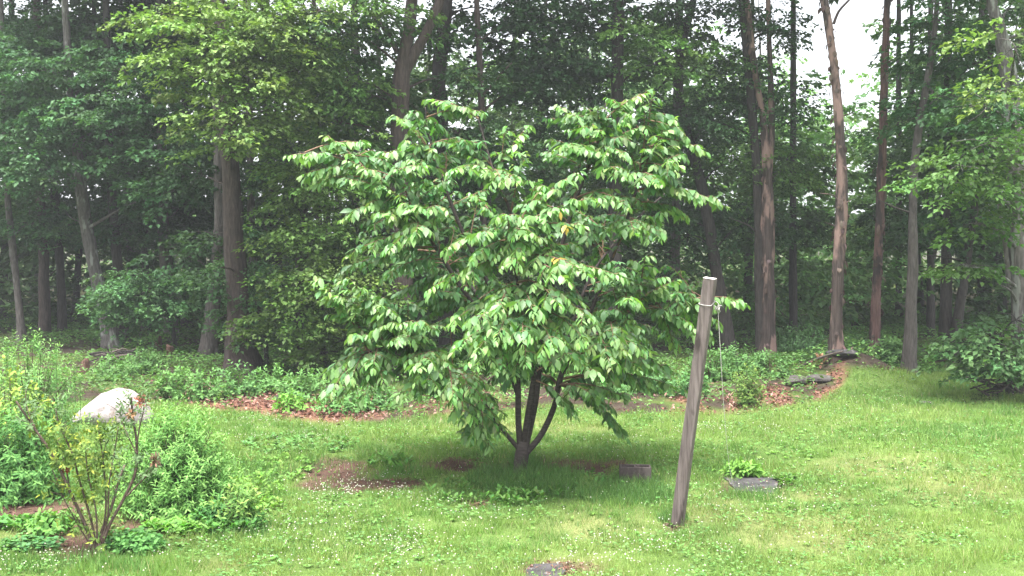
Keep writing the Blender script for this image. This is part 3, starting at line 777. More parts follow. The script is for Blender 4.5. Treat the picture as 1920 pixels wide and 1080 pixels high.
# --- left side, in front ------------------------------------------------------
T('maple_tree', 'broad maple trunk with flared roots under a light yellow green crown', [(455, 702), (450, 650), (445, 560), (437, 440), (432, 300), (425, 150), (408, 0)], [58, 46, 40, 37, 34, 30, 24], bark='bark_brown', flare=.75, ccol=YG, L=.115,
  crown=[(400, 60, 110, 70, -1.5), (470, 130, 90, 80, -1.8), (350, 140, 60, 50, -2), (530, 60, 70, 60, -1.6), (430, 215, 65, 55, -2), (515, 200, 50, 60, -1.5), (320, 25, 70, 40, -1.2), (600, 20, 60, 34, -1.4), (430, 270, 36, 30, -1.6), (560, 130, 50, 50, -1.2),
         (470, 20, 90, 50, -1)], dens=1.25, topcol=MG)
T('young_maple', 'bushy young maple with yellow green leaves hiding its thin trunk beside the cherry tree', [(566, 704), (562, 600), (560, 480), (575, 380), (590, 300)], [16, 14, 12, 9, 5], bark='bark_dark', top=False, ccol=(.105, .185, .045), L=.105,
  crown=[(600, 330, 70, 62, -.6), (560, 300, 50, 50, -.3), (560, 440, 62, 56, -.6), (620, 545, 75, 66, -.8), (545, 595, 72, 40, -.8), (645, 640, 62, 46, -.8), (668, 480, 55, 60, -.5), (590, 510, 60, 40, -.9), (700, 590, 50, 70, -.4), (540, 370, 36, 40, -.3), (620, 420, 60, 50, -.2), (600, 665, 50, 24, -.8)], dens=1.2)
T('forest_tree', 'pale leaning trunk with lichen spots behind the low arching maple sapling', [(210, 652), (200, 600), (178, 500), (158, 400), (148, 310), (135, 200), (125, 60)], [30, 26, 24, 22, 19, 16, 13], bark='bark_lichen', ccol=BG,
  crown=[(200, 230, 130, 60, -1), (300, 290, 110, 46, -1.2), (100, 320, 110, 50, -.8), (330, 355, 90, 40, -1.4), (230, 130, 100, 60, -.6), (60, 240, 90, 60, -.8), (90, 130, 120, 60, -.4), (270, 200, 70, 40, -1.2)], dens=1.0)
T('sapling', 'arching low maple sapling with a bright fan of blue green leaves among the left trunks', [(330, 662), (322, 610), (300, 560), (270, 530)], [9, 8, 7, 4], bark='bark_dark', top=False, ccol=(.075, .165, .062), L=.10,
  crown=[(285, 522, 82, 24, -.6), (235, 560, 52, 24, -.8), (300, 565, 80, 26, -.9), (345, 535, 40, 26, -.6), (215, 585, 30, 14, -.9), (262, 600, 36, 14, -.9)], dens=1.9)
T('sapling', 'blue green maple sapling crowding the foot of the flared maple trunk', [(500, 690), (498, 640), (490, 600), (480, 560)], [8, 7, 6, 4], bark='bark_dark', top=False, ccol=(.07, .15, .06), L=.10,
  crown=[(480, 585, 60, 26, -.8), (455, 545, 40, 22, -.8), (500, 618, 60, 22, -.8), (420, 520, 50, 22, -.6), (470, 500, 60, 26, -.4)], dens=1.6)
T('forest_tree', 'thin pale trunk leaning inwards at the dark edge beside the tall weeds', [(42, 640), (34, 560), (22, 450), (14, 370), (8, 200)], [15, 13, 13, 11, 10], bark='bark_grey', ccol=BG, crown=[(40, 300, 80, 60, 0), (10, 180, 70, 70, 0), (60, 420, 60, 40, .5)])
T('forest_tree', 'straight grey brown trunk rising behind the tall weeds', [(84, 632), (82, 500), (76, 380), (73, 250), (70, 60)], [21, 18, 17, 15, 13], bark='bark_brown', ccol=BG, crown=[(60, 90, 110, 60, -1), (110, 200, 90, 50, -1), (140, 420, 70, 40, .5), (30, 40, 80, 60, .5)])
T('forest_tree', 'dark trunk just right of the pale lichen-spotted trunk', [(232, 648), (224, 540), (214, 430), (206, 300), (200, 60)], [20, 18, 17, 15, 13], bark='bark_dark', ccol=DG, crown=[(230, 420, 80, 44, .6), (180, 60, 110, 60, 1), (260, 330, 90, 50, 1)])
T('forest_tree', 'grey trunk with a torn orange scar low down behind the arching sapling', [(322, 636), (318, 560), (308, 450), (304, 350), (300, 60)], [25, 23, 21, 18, 14], bark='bark_grey', ccol=DG, crown=[(300, 400, 90, 40, .6), (330, 100, 90, 70, 2), (370, 440, 80, 40, .6)])
T('forest_tree', 'stout trunk with a pale stripped foot next to the flared maple', [(388, 672), (396, 600), (408, 480), (412, 380), (410, 250), (405, 60)], [30, 27, 23, 21, 19, 15], bark='bark_grey', ccol=DG, crown=[(380, 330, 80, 50, .8), (400, 440, 60, 36, -.4), (350, 480, 60, 26, .4)])
T('forest_tree', 'pale slim trunk standing close behind the flared maple on its right', [(488, 662), (484, 580), (474, 470), (470, 360), (466, 60)], [17, 15, 14, 13, 10], bark='bark_grey', ccol=DG, crown=[(500, 330, 70, 60, .5), (500, 430, 60, 50, .5)])
T('forest_tree', 'dark slender trunk between the sapling and the stout stripped-foot trunk', [(274, 628), (273, 520), (271, 400), (270, 60)], [16, 14, 13, 10], bark='bark_dark', ccol=DG, crown=[(250, 470, 70, 30, 1)])
T('forest_tree', 'narrow dark trunk seen under the bushy young maple', [(606, 690), (602, 600), (598, 450), (590, 100)], [16, 14, 13, 10], bark='bark_dark', ccol=DG, crown=[(640, 180, 80, 70, .5, MG), (650, 280, 60, 50, .5, MG), (600, 100, 70, 60, 1, MG)])
# --- centre, behind the cherry ------------------------------------------------
T('forked_tree', 'big dark trunk that forks into two heavy limbs above the cherry tree', [(756, 704), (752, 500), (750, 330), (750, 220), (752, 150), (760, 90), (772, 0)], [52, 40, 35, 34, 34, 24, 20], bark='bark_brown', ccol=DG, L=.115,
  branches=[([(756, 140), (775, 105), (800, 60), (826, 0), (840, -60)], [24, 22, 19, 17, 14]), ([(745, 100), (725, 60), (690, 20), (660, -10)], [10, 8, 7, 5])],
  crown=[(640, 60, 90, 70, -.5), (700, 180, 70, 60, .8), (640, 230, 70, 60, -.2, MG), (690, 330, 80, 60, 1), (800, 330, 90, 60, 1.2), (720, 20, 80, 40, -.5, MG), (860, 250, 70, 60, 1.5), (800, 60, 60, 50, 1.5, DG, .8), (860, 150, 60, 50, 1.5, DG, .7), (650, 150, 60, 60, -.4, MG), (820, 430, 90, 70, 1), (720, 450, 80, 60, 1)])
T('forest_tree', 'thick dark trunk with a slight bow just right of the big forked tree', [(838, 690), (832, 400), (824, 150), (830, 80), (838, 0)], [30, 27, 26, 25, 22], Y=27.5, bark='bark_dark', ccol=DG, crown=[(850, 330, 80, 60, .5), (900, 420, 90, 60, 1), (870, 60, 70, 50, .8, DG, .8), (930, 20, 70, 40, 1, DG, .8), (960, 120, 60, 50, 1.2, DG, .7)])
T('forest_tree', 'slim reddish brown trunk with one bare limb forking upward above the cherry top', [(908, 690), (906, 450), (903, 210), (898, 90), (894, 0)], [15, 13, 12, 11, 10], Y=26, bark='bark_brown', ccol=DG, branches=[([(906, 178), (922, 160), (946, 132), (960, 118)], [6, 5, 4, 3])], crown=[(940, 300, 80, 60, .6), (960, 60, 70, 50, 1.2, DG, .6), (985, 170, 70, 60, .8)])
T('forest_tree', 'straight grey trunk dimly seen to the left of the big forked tree', [(672, 690), (668, 400), (666, 130), (664, 0)], [18, 16, 14, 12], Y=30, bark='bark_grey', ccol=DG, crown=[(640, 390, 80, 60, .5)])
T('forest_tree', 'heavy dark trunk above the right half of the cherry tree against speckled sky', [(1152, 690), (1154, 400), (1157, 180), (1158, 60), (1160, 0)], [28, 25, 23, 21, 19], Y=27, bark='bark_dark', ccol=DG,
  crown=[(1060, 120, 90, 70, .4), (1100, 260, 80, 70, .4), (1180, 60, 80, 40, -.2, MG), (1010, 40, 80, 50, .6, DG, .8), (1200, 330, 70, 70, .6), (1230, 120, 60, 50, 0, MG, .8), (1090, 30, 80, 40, .5, DG, 1.1), (1180, 5, 80, 30, .6, DG, 1.1), (1020, 0, 80, 30, .6, DG, 1.1), (1290, 10, 60, 30, .6, DG, 1.0), (1010, 120, 60, 50, .8, DG, .8), (1170, 150, 70, 50, .6, DG, .8), (1250, 220, 50, 50, .8, DG)])
T('forest_tree', 'dark crooked trunk leaning away behind the tip of the wooden post', [(1372, 668), (1352, 560), (1334, 450), (1312, 335), (1282, 230), (1272, 150), (1282, 70), (1300, 0)], [26, 23, 21, 19, 17, 17, 15, 13], bark='bark_dark', ccol=DG, L=.10,
  branches=[([(1282, 215), (1340, 228), (1400, 250), (1450, 280)], [6, 5, 4, 3]), ([(1276, 120), (1240, 160), (1215, 180)], [6, 4, 3])],
  crown=[(1330, 120, 70, 50, -.2, MG, .75), (1330, 230, 70, 50, -.2, DG), (1380, 300, 70, 50, .2, MG), (1360, 180, 50, 50, .1), (1260, 40, 50, 40, 0, MG, .7), (1400, 420, 60, 60, .6), (1290, 440, 60, 80, 1)])
T('forest_tree', 'dark straight trunk standing tight behind the forked dead snag', [(1428, 664), (1424, 500), (1420, 330), (1408, 180), (1398, 80), (1390, 0)], [20, 19, 18, 16, 14, 12], Y=27.5, bark='bark_dark', ccol=DG, L=.10, crown=[(1450, 60, 32, 60, .6, DG, 1.2), (1410, 30, 60, 40, .3, DG, 1.0), (1470, 200, 40, 60, .3, DG, 1.1), (1400, 130, 44, 44, .4, DG, 1.0), (1350, 10, 40, 30, .6, DG, .9), (1470, 320, 60, 60, .8, MG)])
# --- right side ---------------------------------------------------------------
T('dead_tree', 'barkless reddish snag forking into two thin stems, pale torn wood at its waist', [(1440, 674), (1440, 620), (1441, 540), (1440, 430), (1438, 330), (1433, 240), (1421, 170), (1410, 90), (1398, -20), (1390, -90)], [32, 27, 25, 25, 20, 12, 11, 11, 10, 8], bark='snag', top=False, cat='dead tree', flare=.25, rough=.45,
  branches=[([(1439, 345), (1446, 270), (1446, 200), (1443, 100), (1440, 0), (1438, -90)], [14, 12, 12, 10, 9, 7])])
T('dead_tree', 'tall leaning dead trunk with pink stripped patches and a few bare twigs at its top', [(1566, 690), (1568, 620), (1570, 540), (1577, 400), (1577, 300), (1572, 220), (1562, 110), (1546, 0), (1536, -70)], [27, 24, 22, 20, 19, 18, 15, 13, 10], bark='snag', top=False, cat='dead tree', flare=.2, rough=.4,
  branches=[([(1563, 45), (1572, 22), (1592, 0), (1610, -20)], [6, 5, 4, 2]), ([(1547, 20), (1538, 0), (1530, -30)], [5, 4, 3])])
T('dead_tree', 'slender reddish dead trunk ragged with peeling bark beside the round leafy bush', [(1640, 690), (1642, 600), (1646, 480), (1652, 360), (1656, 230), (1661, 90), (1664, 0), (1667, -80)], [21, 19, 18, 16, 14, 12, 11, 8], bark='snag_red', top=False, cat='dead tree', flare=.3, rough=.5)
T('forest_tree', 'smooth grey living trunk bending to the right above the round leafy bush', [(1703, 702), (1707, 620), (1711, 500), (1712, 400), (1716, 300), (1730, 200), (1746, 110), (1756, 20)], [26, 21, 19, 17, 15, 13, 11, 9], bark='bark_grey', ccol=BG, flare=.4, crown=[(1765, 90, 74, 60, .4), (1790, 180, 80, 60, .4), (1720, 220, 44, 50, .5, BG, .8), (1790, 20, 80, 40, .3)])
T('forest_tree', 'upright dark trunk of the close pair in the shade beyond the mown corner', [(1772, 676), (1773, 600), (1775, 480), (1776, 300), (1778, 60)], [24, 22, 20, 17, 14], bark='bark_dark', ccol=DG, crown=[(1800, 240, 90, 60, -.8), (1760, 330, 70, 50, .4), (1830, 120, 80, 60, -.6), (1740, 440, 60, 40, .6)])
T('forest_tree', 'slanting dark trunk of the close pair in the shade beyond the mown corner', [(1786, 678), (1796, 600), (1810, 510), (1826, 400), (1850, 200)], [20, 18, 16, 14, 11], bark='bark_dark', ccol=DG, crown=[(1850, 330, 70, 50, .5), (1830, 420, 70, 40, .5)])
T('maple_tree', 'large pale grey trunk at the right border with bright green sprays hanging in front', [(1922, 738), (1916, 640), (1911, 500), (1906, 350), (1901, 230), (1888, 120), (1872, 50), (1858, -10)], [40, 34, 32, 31, 30, 28, 24, 20], bark='bark_lichen', ccol=(.095, .185, .05), L=.115,
  branches=[([(1893, 540), (1884, 450), (1872, 370), (1862, 300)], [10, 9, 8, 6])],
  crown=[(1905, 90, 44, 60, -2.6, YG), (1885, 170, 44, 40, -2.6, YG), (1850, 270, 70, 40, -1.5), (1800, 310, 60, 34, -1.5), (1770, 340, 60, 28, -1.4), (1870, 350, 60, 40, -1.6), (1830, 420, 50, 40, -1, MG), (1810, 500, 44, 30, -1, MG),
         (1850, 200, 60, 40, -.8, BG), (1890, 20, 50, 40, .5, DG)], dens=1.3)
T('sapling', 'low spreading maple sapling with wide drooping leaves at the right border', [(1893, 742), (1890, 700), (1880, 660), (1870, 640)], [12, 10, 8, 6], bark='bark_dark', top=False, ccol=(.095, .19, .07), L=.115,
  crown=[(1875, 630, 62, 26, -.6), (1840, 652, 54, 22, -.7), (1890, 668, 50, 26, -.8), (1862, 690, 44, 18, -.8), (1905, 600, 44, 26, -.5), (1915, 690, 30, 30, -.6)], dens=1.9)

# --- deeper trunks ------------------------------------------------------------
DEEP = [(118, 34, 15, 'in the gap right of the straight grey brown trunk', 'bark_dark'), (140, 38, 12, 'between the grey brown and the lichen-spotted trunks', 'bark_dark'), (350, 35, 17, 'between the orange-scarred and the stripped-foot trunks', 'bark_dark'), (250, 40, 14, 'deep behind the arching sapling', 'bark_grey'),
        (525, 34, 18, 'in the dark gap left of the bushy young maple', 'bark_dark'), (1487, 33, 14, 'in the green gap right of the forked snag', 'bark_dark'), (1745, 34, 14, 'just right of the smooth grey trunk', 'bark_dark'),
        (1840, 38, 14, 'behind the low spreading sapling', 'bark_dark'), (1265, 33, 18, 'behind the lower right of the cherry tree', 'bark_grey'), (5, 40, 14, 'at the dark edge behind the thin pale trunk', 'bark_dark'), (1685, 40, 12, 'behind the round leafy bush', 'bark_dark')]
for px, Y, w, where, bk in DEEP:
    yb = 470 + CAM_H * F / Y - 60 * smooth(30, 40, Y) * .2
    b = G(px, yb); sl = rng.normal() * 14 * (px < 1400)
    cr = [(px + rng.normal() * 50, yy, 80, 50, rng.normal() * .6, (.06, .12, .045)) for yy in ((80, 250, 400) if px < 1300 else (300, 420))]
    T('forest_tree', 'thin dim trunk ' + where, [(px, yb), (px + sl * .3, 500), (px + sl, 300), (px + sl * 1.6, 60)], [w * 1.15, w, w * .9, w * .7], bark=bk, ccol=DG, crown=cr, L=.14, seg=9, topz=15 if not 1440 < px < 1720 else 20)

# --- the far wood that closes the view: one mass ------------------------------
fw = MB(); 
def skyline(px):      # height of the far tree tops as pixel rows
    return np.interp(px, [-400, 0, 300, 560, 760, 860, 1000, 1200, 1300, 1350, 1440, 1490, 1560, 1650, 1700, 1800, 2300], [-60, 0, -60, -60, 10, 60, 40, 0, 40, 70, 110, 150, 160, 145, 36, -60, -60])
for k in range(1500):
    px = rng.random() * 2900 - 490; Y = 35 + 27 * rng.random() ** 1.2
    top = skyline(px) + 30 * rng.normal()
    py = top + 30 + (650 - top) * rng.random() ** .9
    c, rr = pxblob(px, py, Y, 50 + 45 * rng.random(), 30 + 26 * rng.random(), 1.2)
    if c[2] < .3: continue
    lit = np.interp(px, [0, 560, 1000, 1250, 1500, 1720, 1760, 1920], [.8, .8, .9, 1.5, 2.0, 1.6, .9, .9])  # light coming through the far wood, painted into the leaf colour by column
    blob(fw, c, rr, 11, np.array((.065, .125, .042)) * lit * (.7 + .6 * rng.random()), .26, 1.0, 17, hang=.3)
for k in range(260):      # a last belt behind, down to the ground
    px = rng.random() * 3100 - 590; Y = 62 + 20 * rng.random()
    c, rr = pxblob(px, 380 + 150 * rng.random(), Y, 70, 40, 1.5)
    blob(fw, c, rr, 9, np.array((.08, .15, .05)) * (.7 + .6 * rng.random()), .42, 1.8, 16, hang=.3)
for k in range(46):
    px = rng.random() * 2300 - 190; Y = 42 + 18 * rng.random()
    x = (px - 960) / F * Y; gz = float(ground_z(x, Y))
    if 1440 < px < 1720: continue
    tube(fw, [(x, Y, gz - .1), (x + .3 * rng.normal(), Y, 6), (x + .7 * rng.normal(), Y, 17)], [.2, .15, .02], 7, .8, .1, 0, k, (.05, .045, .04))
tag(fw.build('far_woods', M['leaf']), 'hazy green mass of the far wood showing between the nearer trunks', 'forest', kind='stuff')
# ------------------------------------------------------------------ shrubs and bushes
def shoots(mb, o, d, n, L, W, col, ln=.28, up=.35, tipc=None, oval=True, wsp=.12):
    """leafy shoots: o start, d direction; crossed pairs of leaves along each"""
    k = len(o); nn_ = n * 2
    ax = unit(d); a = unit(np.cross(ax, np.array([.31, .9, .17]))); b = np.cross(ax, a)
    i = np.tile(np.repeat(np.arange(n), 2), k); sd = np.tile(np.tile([1., -1.], n), k)
    R = lambda q: np.repeat(q, nn_, 0)
    ang = i * 1.57 + np.repeat(rng.random(k) * 6.28, nn_) + .3 * rng.normal(size=k * nn_)
    rad = (np.cos(ang)[:, None] * R(a) + np.sin(ang)[:, None] * R(b)) * sd[:, None]
    t = (i + .5) / n
    pos = R(o) + R(ax) * (t * np.repeat(ln * (.7 + .6 * rng.random(k)), nn_))[:, None]
    dd = rad + R(ax) * (up + .7 * t ** 3)[:, None] - UP * .12 + wsp * rng.normal(size=(k * nn_, 3))
    nrm = R(ax) + UP * .8 - rad * .3
    l = L * (.6 + .5 * np.sin(math.pi * (.15 + .75 * t))) * (.8 + .4 * rng.random(k * nn_))
    c = np.asarray(col)[None] * (.8 + .4 * np.repeat(rng.random(k), nn_))[:, None] * (.85 + .3 * rng.random((k * nn_, 1)))
    if tipc is not None: c = c + (np.asarray(tipc)[None] - c) * (smooth(.55, 1, t) * .8)[:, None]
    (oval_leaves if oval else kite_leaves)(mb, pos, dd, nrm, l, l * W, c)

def bush(name, label, base, size, n, L, W, col, tipc=None, stems=14, ln=.26, pairs=6, group=None, oval=True, upb=.5, shape=.5, up=.35, sc=(.16, .12, .09), cat='shrub'):
    base = np.asarray(base, float); sx, sy, sz = size
    root = empty(name, base, label, cat, group)
    sm = MB()
    for i in range(stems):
        a = rng.random() * 6.28; q = rng.random() ** .5
        tip = base + np.array([math.cos(a) * sx * q * .8, math.sin(a) * sy * q * .8, sz * (.95 - .35 * q)])
        s = base + np.array([math.cos(a) * sx * .12, math.sin(a) * sy * .12, -.03])
        tube(sm, [s, .5 * (s + tip) + UP * .12 * sz, tip], [.009, .006, .003], 5, .12)
    sm.build('stem', M['stem'], root)['kind'] = 'stuff'
    u = unit(rng.normal(size=(n, 3))); u[:, 2] = np.abs(u[:, 2]) * 1.05 - .12
    rad = rng.random(n) ** shape
    o = base + u * rad[:, None] * np.array([sx, sy, sz]) * .85; o[:, 2] = np.maximum(o[:, 2] + .04, base[2] + .03)
    d = u * np.array([1, 1, .6]) + UP * upb + .3 * rng.normal(size=(n, 3))
    lm = MB(); shoots(lm, o, d, pairs, L, W, col, ln, up, tipc, oval)
    lm.build('foliage', M['shrub_leaf'], root)['kind'] = 'stuff'
    return root

b = G(335, 958)
bush('leafy_shrub', 'dense rounded bright green shrub with narrow leaves below the pale boulder', b, (.62, .5, 1.2), 900, .064, .23, (.115, .26, .065), (.26, .44, .13), 26, .28, 8)
b = G(20, 932)
bush('leafy_shrub', 'dark green shrub with hanging narrow leaves on bare soil at the left border', b + np.array([.05, 0, 0]), (.62, .5, 1.1), 520, .08, .25, (.08, .2, .055), (.15, .3, .08), 22, .26, 6, upb=.15, up=.15)
b = G(60, 840)
bush('tall_weed', 'tall pale green weed clump with upright spires behind the dark shrub', b, (.74, .5, 1.72), 640, .064, .22, (.13, .28, .085), (.26, .42, .15), 26, .34, 9, upb=1.2)
sp = MB()
for px, py in [(75, 648), (105, 645), (140, 688), (52, 668), (122, 712), (30, 690), (90, 690), (150, 705), (12, 640)]:
    t = P(px, py, float(b[1]) + .2 * rng.normal()); o = np.stack([t - UP * q for q in (.34, .22, .11)])
    shoots(sp, o, np.tile(UP + .05 * rng.normal(size=3), (3, 1)), 8, .055, .3, (.12, .25, .08), .13, .6, (.25, .36, .16))
    tube(sp, [t - UP * .6, t], [.004, .002], 4, .2, col=(.1, .2, .06))
sp.build('flower_spike', M['shrub_leaf'], bpy.data.objects['tall_weed'])['kind'] = 'stuff'
b = G(20, 770)
bush('tall_weed', 'yellowing broad leaved weed at the left border in front of the dark trunks', P(20, 720, 14.2) * np.array([1, 1, 0]) + UP * float(ground_z(-6.6, 14.2)), (.5, .4, 1.45), 130, .085, .4, (.17, .28, .06), (.34, .37, .08), 10, .3, 5)
b = G(445, 992)
bush('small_plant', 'small spindly plant with yellow green tips right of the rounded shrub', b, (.18, .16, .52), 46, .075, .3, (.11, .22, .055), (.24, .32, .08), 8, .2, 5, upb=1.0)
b = G(425, 985)
bush('small_plant', 'low dark leaved weed at the foot of the spindly plant', b, (.34, .2, .17), 90, .075, .34, (.06, .17, .05), (.10, .23, .06), 8, .14, 4)
b = G(98, 1000)
bush('small_plant', 'low light green weed patch beside the bare stemmed shrub', b, (.26, .16, .14), 44, .07, .5, (.11, .25, .06), (.17, .32, .07), 6, .12, 4)
b = G(258, 1035)
bush('small_plant', 'dark green clover mound in front of the bare stemmed shrub', b, (.26, .15, .08), 70, .045, .8, (.085, .22, .06), (.13, .29, .08), 6, .08, 3)
b = G(1390, 895)
bush('small_plant', 'light green hosta-like clump behind the flat slate slab', b, (.22, .12, .10), 46, .10, .38, (.14, .29, .06), (.2, .36, .07), 4, .08, 3, up=.7)
b = G(1402, 764)
bush('small_shrub', 'small upright yellow green shrub standing in the reddish fallen leaves', b, (.26, .24, .72), 130, .07, .34, (.10, .185, .045), (.19, .26, .06), 10, .22, 5, upb=1.3)
b = P(1664, 690, 24.4); b[2] = float(ground_z(b[0], b[1]))
bush('round_bush', 'round leafy bush between the slender dead trunk and the smooth grey trunk', b, (.40, .36, .9), 200, .11, .55, (.11, .22, .075), (.16, .28, .10), 8, .2, 4, oval=False)
EDGE = [(330, 748, .5, .62, 'pale leafy bush at the wood edge above the rounded shrub', (.09, .18, .055)), (385, 752, .42, .55, 'leafy bush left of the reddish leaf strip', (.08, .165, .05)), (440, 746, .5, .6, 'bushy seedling clump before the flared maple roots', (.075, .16, .055)),
        (505, 738, .46, .5, 'green bush covering the right root of the flared maple', (.085, .175, .055)), (570, 752, .5, .6, 'leafy bush between the maple and the hanging cherry branch', (.09, .18, .06)), (545, 774, .26, .24, 'low bright green tuft in the middle of the reddish leaf strip', (.12, .25, .05)),
        (640, 776, .5, .42, 'green bush under the lowest left cherry branch', (.09, .19, .06)), (700, 768, .4, .4, 'dark little bush behind the left cherry branch', (.07, .15, .05)), (270, 700, .6, .62, 'shady bush between the brush heap and the stumps', (.075, .15, .05)), (215, 712, .5, .5, 'weedy bush just behind the boulder', (.085, .17, .055)),
        (1330, 712, .55, .62, 'low bush directly right of the leaning post', (.075, .155, .05)), (1385, 700, .6, .6, 'wide bush in front of the leaning dark trunk', (.08, .165, .055)), (1440, 706, .55, .5, 'bush growing at the foot of the forked snag', (.08, .16, .055)), (1290, 745, .45, .45, 'bush left of the post at the lawn edge', (.07, .16, .055)),
        (1510, 672, .75, .9, 'larger grey green bush between the forked snag and the leaning dead trunk', (.075, .15, .06)), (1480, 660, .6, .8, 'bush behind the forked snag on its right', (.07, .14, .055)), (1600, 668, .55, .5, 'dim bush between the two tall dead trunks', (.07, .14, .05)),
        (1230, 735, .55, .5, 'shaded bush behind the low right cherry branch', (.065, .14, .05)), (1140, 745, .5, .4, 'small bush behind the cherry trunk', (.07, .15, .05)), (820, 748, .5, .45, 'bush in the shade behind the low left cherry leaves', (.06, .13, .045)), (1735, 700, .2, .16, 'little weed at the foot of the smooth grey trunk', (.09, .18, .05))]
for px, py, sx, sz, lab, col in EDGE:
    bush('wood_edge_bush', lab, G(px, py), (sx, sx * .7, sz), int(70 * sx * sz / .25) + 20, .085, .55, tuple(1.3 * q for q in col), tuple(1.9 * q for q in col), 7, .2, 4, group='bushes along the edge of the wood', oval=False)

# the sparse shrub with bare stems in front, drawn stem by stem
b = G(182, 1036); SY = float(b[1])
root = empty('bare_stemmed_shrub', b, 'sparse shrub with bare brown stems and few yellowing leaves on a soil patch', 'shrub')
STEMS = [([(186, 1040), (188, 1018), (194, 1000), (200, 985)], 16), ([(180, 1040), (160, 985), (130, 920), (100, 855), (62, 800), (30, 752)], 9), ([(184, 1040), (190, 1000), (208, 955), (222, 905), (234, 872)], 9), ([(186, 1036), (205, 985), (232, 935), (254, 885), (256, 830), (249, 780), (246, 745)], 9),
         ([(238, 930), (262, 905), (282, 885), (292, 862)], 5), ([(180, 1036), (172, 980), (150, 905), (135, 850), (112, 800), (104, 765)], 6), ([(184, 1036), (198, 960), (196, 890), (190, 840), (182, 790)], 5), ([(178, 1036), (150, 990), (120, 935), (98, 880)], 4),
         ([(186, 1030), (202, 970), (204, 910), (216, 840), (222, 800)], 5), ([(256, 840), (262, 800), (270, 765), (266, 742)], 4), ([(130, 915), (122, 870), (104, 820)], 4), ([(72, 812), (52, 770), (48, 730)], 3), ([(182, 1030), (180, 960), (165, 890), (160, 840)], 5),
         ([(176, 1030), (164, 1000), (140, 965)], 3), ([(256, 850), (232, 800), (224, 770)], 3)]
tips = []; wtw = MB()
for i, (pts, w) in enumerate(STEMS):
    mb = MB(); dz = .22 * rng.normal()
    q = [P(x, y, SY + dz * (j / len(pts))) for j, (x, y) in enumerate(pts)]
    r = np.linspace(w, max(2, w * .5), len(pts)) * SY / F / 2 * .8
    pp = tube(mb, q, r, 7, .05, .2, 0, i); mb.build('stem', M['stem'], root, True)
    tips.append(pp[int(len(pp) * .45):])
    for q in range(3 if i < 8 else 1):
        j = int(len(pp) * (.35 + .55 * rng.random())); a = unit(np.array([rng.normal(), rng.normal(), .9])); ln = .10 + .2 * rng.random()
        tube(wtw, [pp[j], pp[j] + a * ln * .5 + .015 * rng.normal(size=3), pp[j] + a * ln], [.004, .003, .0015], 5, .06)
wtw.build('twig', M['stem'], root)['kind'] = 'stuff'
lm = MB()
allp = np.concatenate(tips); sel = allp[rng.integers(0, len(allp), 210)]
d = unit(rng.normal(size=(len(sel), 3))) + UP * .5
px, py, _ = proj(sel)
grey = (px > 200) | (py < 800)
shoots(lm, sel[grey], d[grey], 4, .05, .32, (.11, .175, .08), .16, .5)
shoots(lm, sel[~grey], d[~grey], 5, .055, .36, (.12, .2, .05), .18, .5, (.3, .33, .05))
yl = P(105 + 95 * rng.random(60), 800 + 150 * rng.random(60), SY + .15 * rng.normal(size=60))
shoots(lm, yl, unit(rng.normal(size=(60, 3))) + UP * .7, 5, .052, .36, (.14, .22, .05), .16, .5, (.36, .38, .06))
lm.build('foliage', M['shrub_leaf'], root)['kind'] = 'stuff'
for px, py, rr, col, nl in [(266, 752, .055, (.33, .13, .09), 70), (290, 862, .045, (.26, .16, .11), 60), (122, 880, .025, (.34, .09, .05), 24), (244, 775, .03, (.36, .2, .12), 24)]:
    dm = MB(); c = P(px, py, SY); u = unit(rng.normal(size=(nl, 3)))
    oval_leaves(dm, c + u * rr * rng.random((nl, 1)), u + .4 * rng.normal(size=(nl, 3)), rng.normal(size=(nl, 3)), .045, .016, vary(col, nl, .35, .1), 2.)
    o = dm.build('dead_flower_head', M['dry'], root); o['label'] = 'withered brown flower cluster'

# ------------------------------------------------------------------ rocks, slabs, block
def rock(name, label, cat, c, size, mat, seed, sub=4, amp=.28, flat=None, rot=0., sink=.12):
    """a rough stone grown from a cube-sphere with noise and a few flat faces"""
    n = 2 ** sub + 1; g = np.linspace(-1, 1, n); a, e = np.meshgrid(g, g, indexing='ij'); o = np.ones_like(a)
    faces = [np.stack(q, -1) for q in ((a, e, o), (e, a, -o), (o, a, e), (-o, e, a), (e, o, a), (a, -o, e))]
    root_v = []; f4 = []; m = 0
    for fc in faces:
        root_v.append(fc.reshape(-1, 3)); I = np.arange(n * n).reshape(n, n) + m
        f4.append(np.stack([I[:-1, :-1], I[1:, :-1], I[1:, 1:], I[:-1, 1:]], -1).reshape(-1, 4)); m += n * n
    v = unit(np.concatenate(root_v))
    r = np.random.default_rng(seed)
    rad = 1 + amp * (fbm(v[:, 0] * 1.3 + 7, v[:, 1] * 1.3 + 3, v[:, 2] * 1.3, seed, 3) - .5) * 2 + .05 * (fbm(v[:, 0] * 6 + 7, v[:, 1] * 6, v[:, 2] * 6, seed + 9, 2) - .5)
    v = v * rad[:, None]
    for k in range(9):
        q = unit(r.normal(size=3)); dd = v @ q; lim = .72 + .15 * r.random(); v = v - np.maximum(0, dd - lim)[:, None] * q * .85
    if flat: v[:, 2] = np.minimum(v[:, 2], flat + .04 * (fbm(v[:, 0] * 3, v[:, 1] * 3, 0, seed, 2) - .5))
    v = v * np.asarray(size); cs, sn = math.cos(rot), math.sin(rot)
    v = np.stack([v[:, 0] * cs - v[:, 1] * sn, v[:, 0] * sn + v[:, 1] * cs, v[:, 2]], -1)
    c = np.asarray(c, float).copy(); c[2] += size[2] * (1 - sink * 2) if not flat else 0
    mb = MB(); mb.add(v + c, None, np.concatenate(f4))
    o = mb.build(name, M[mat], None, True, origin=tuple(c)); return tag(o, label, cat, 'scattered stones' if cat == 'stone' else None)

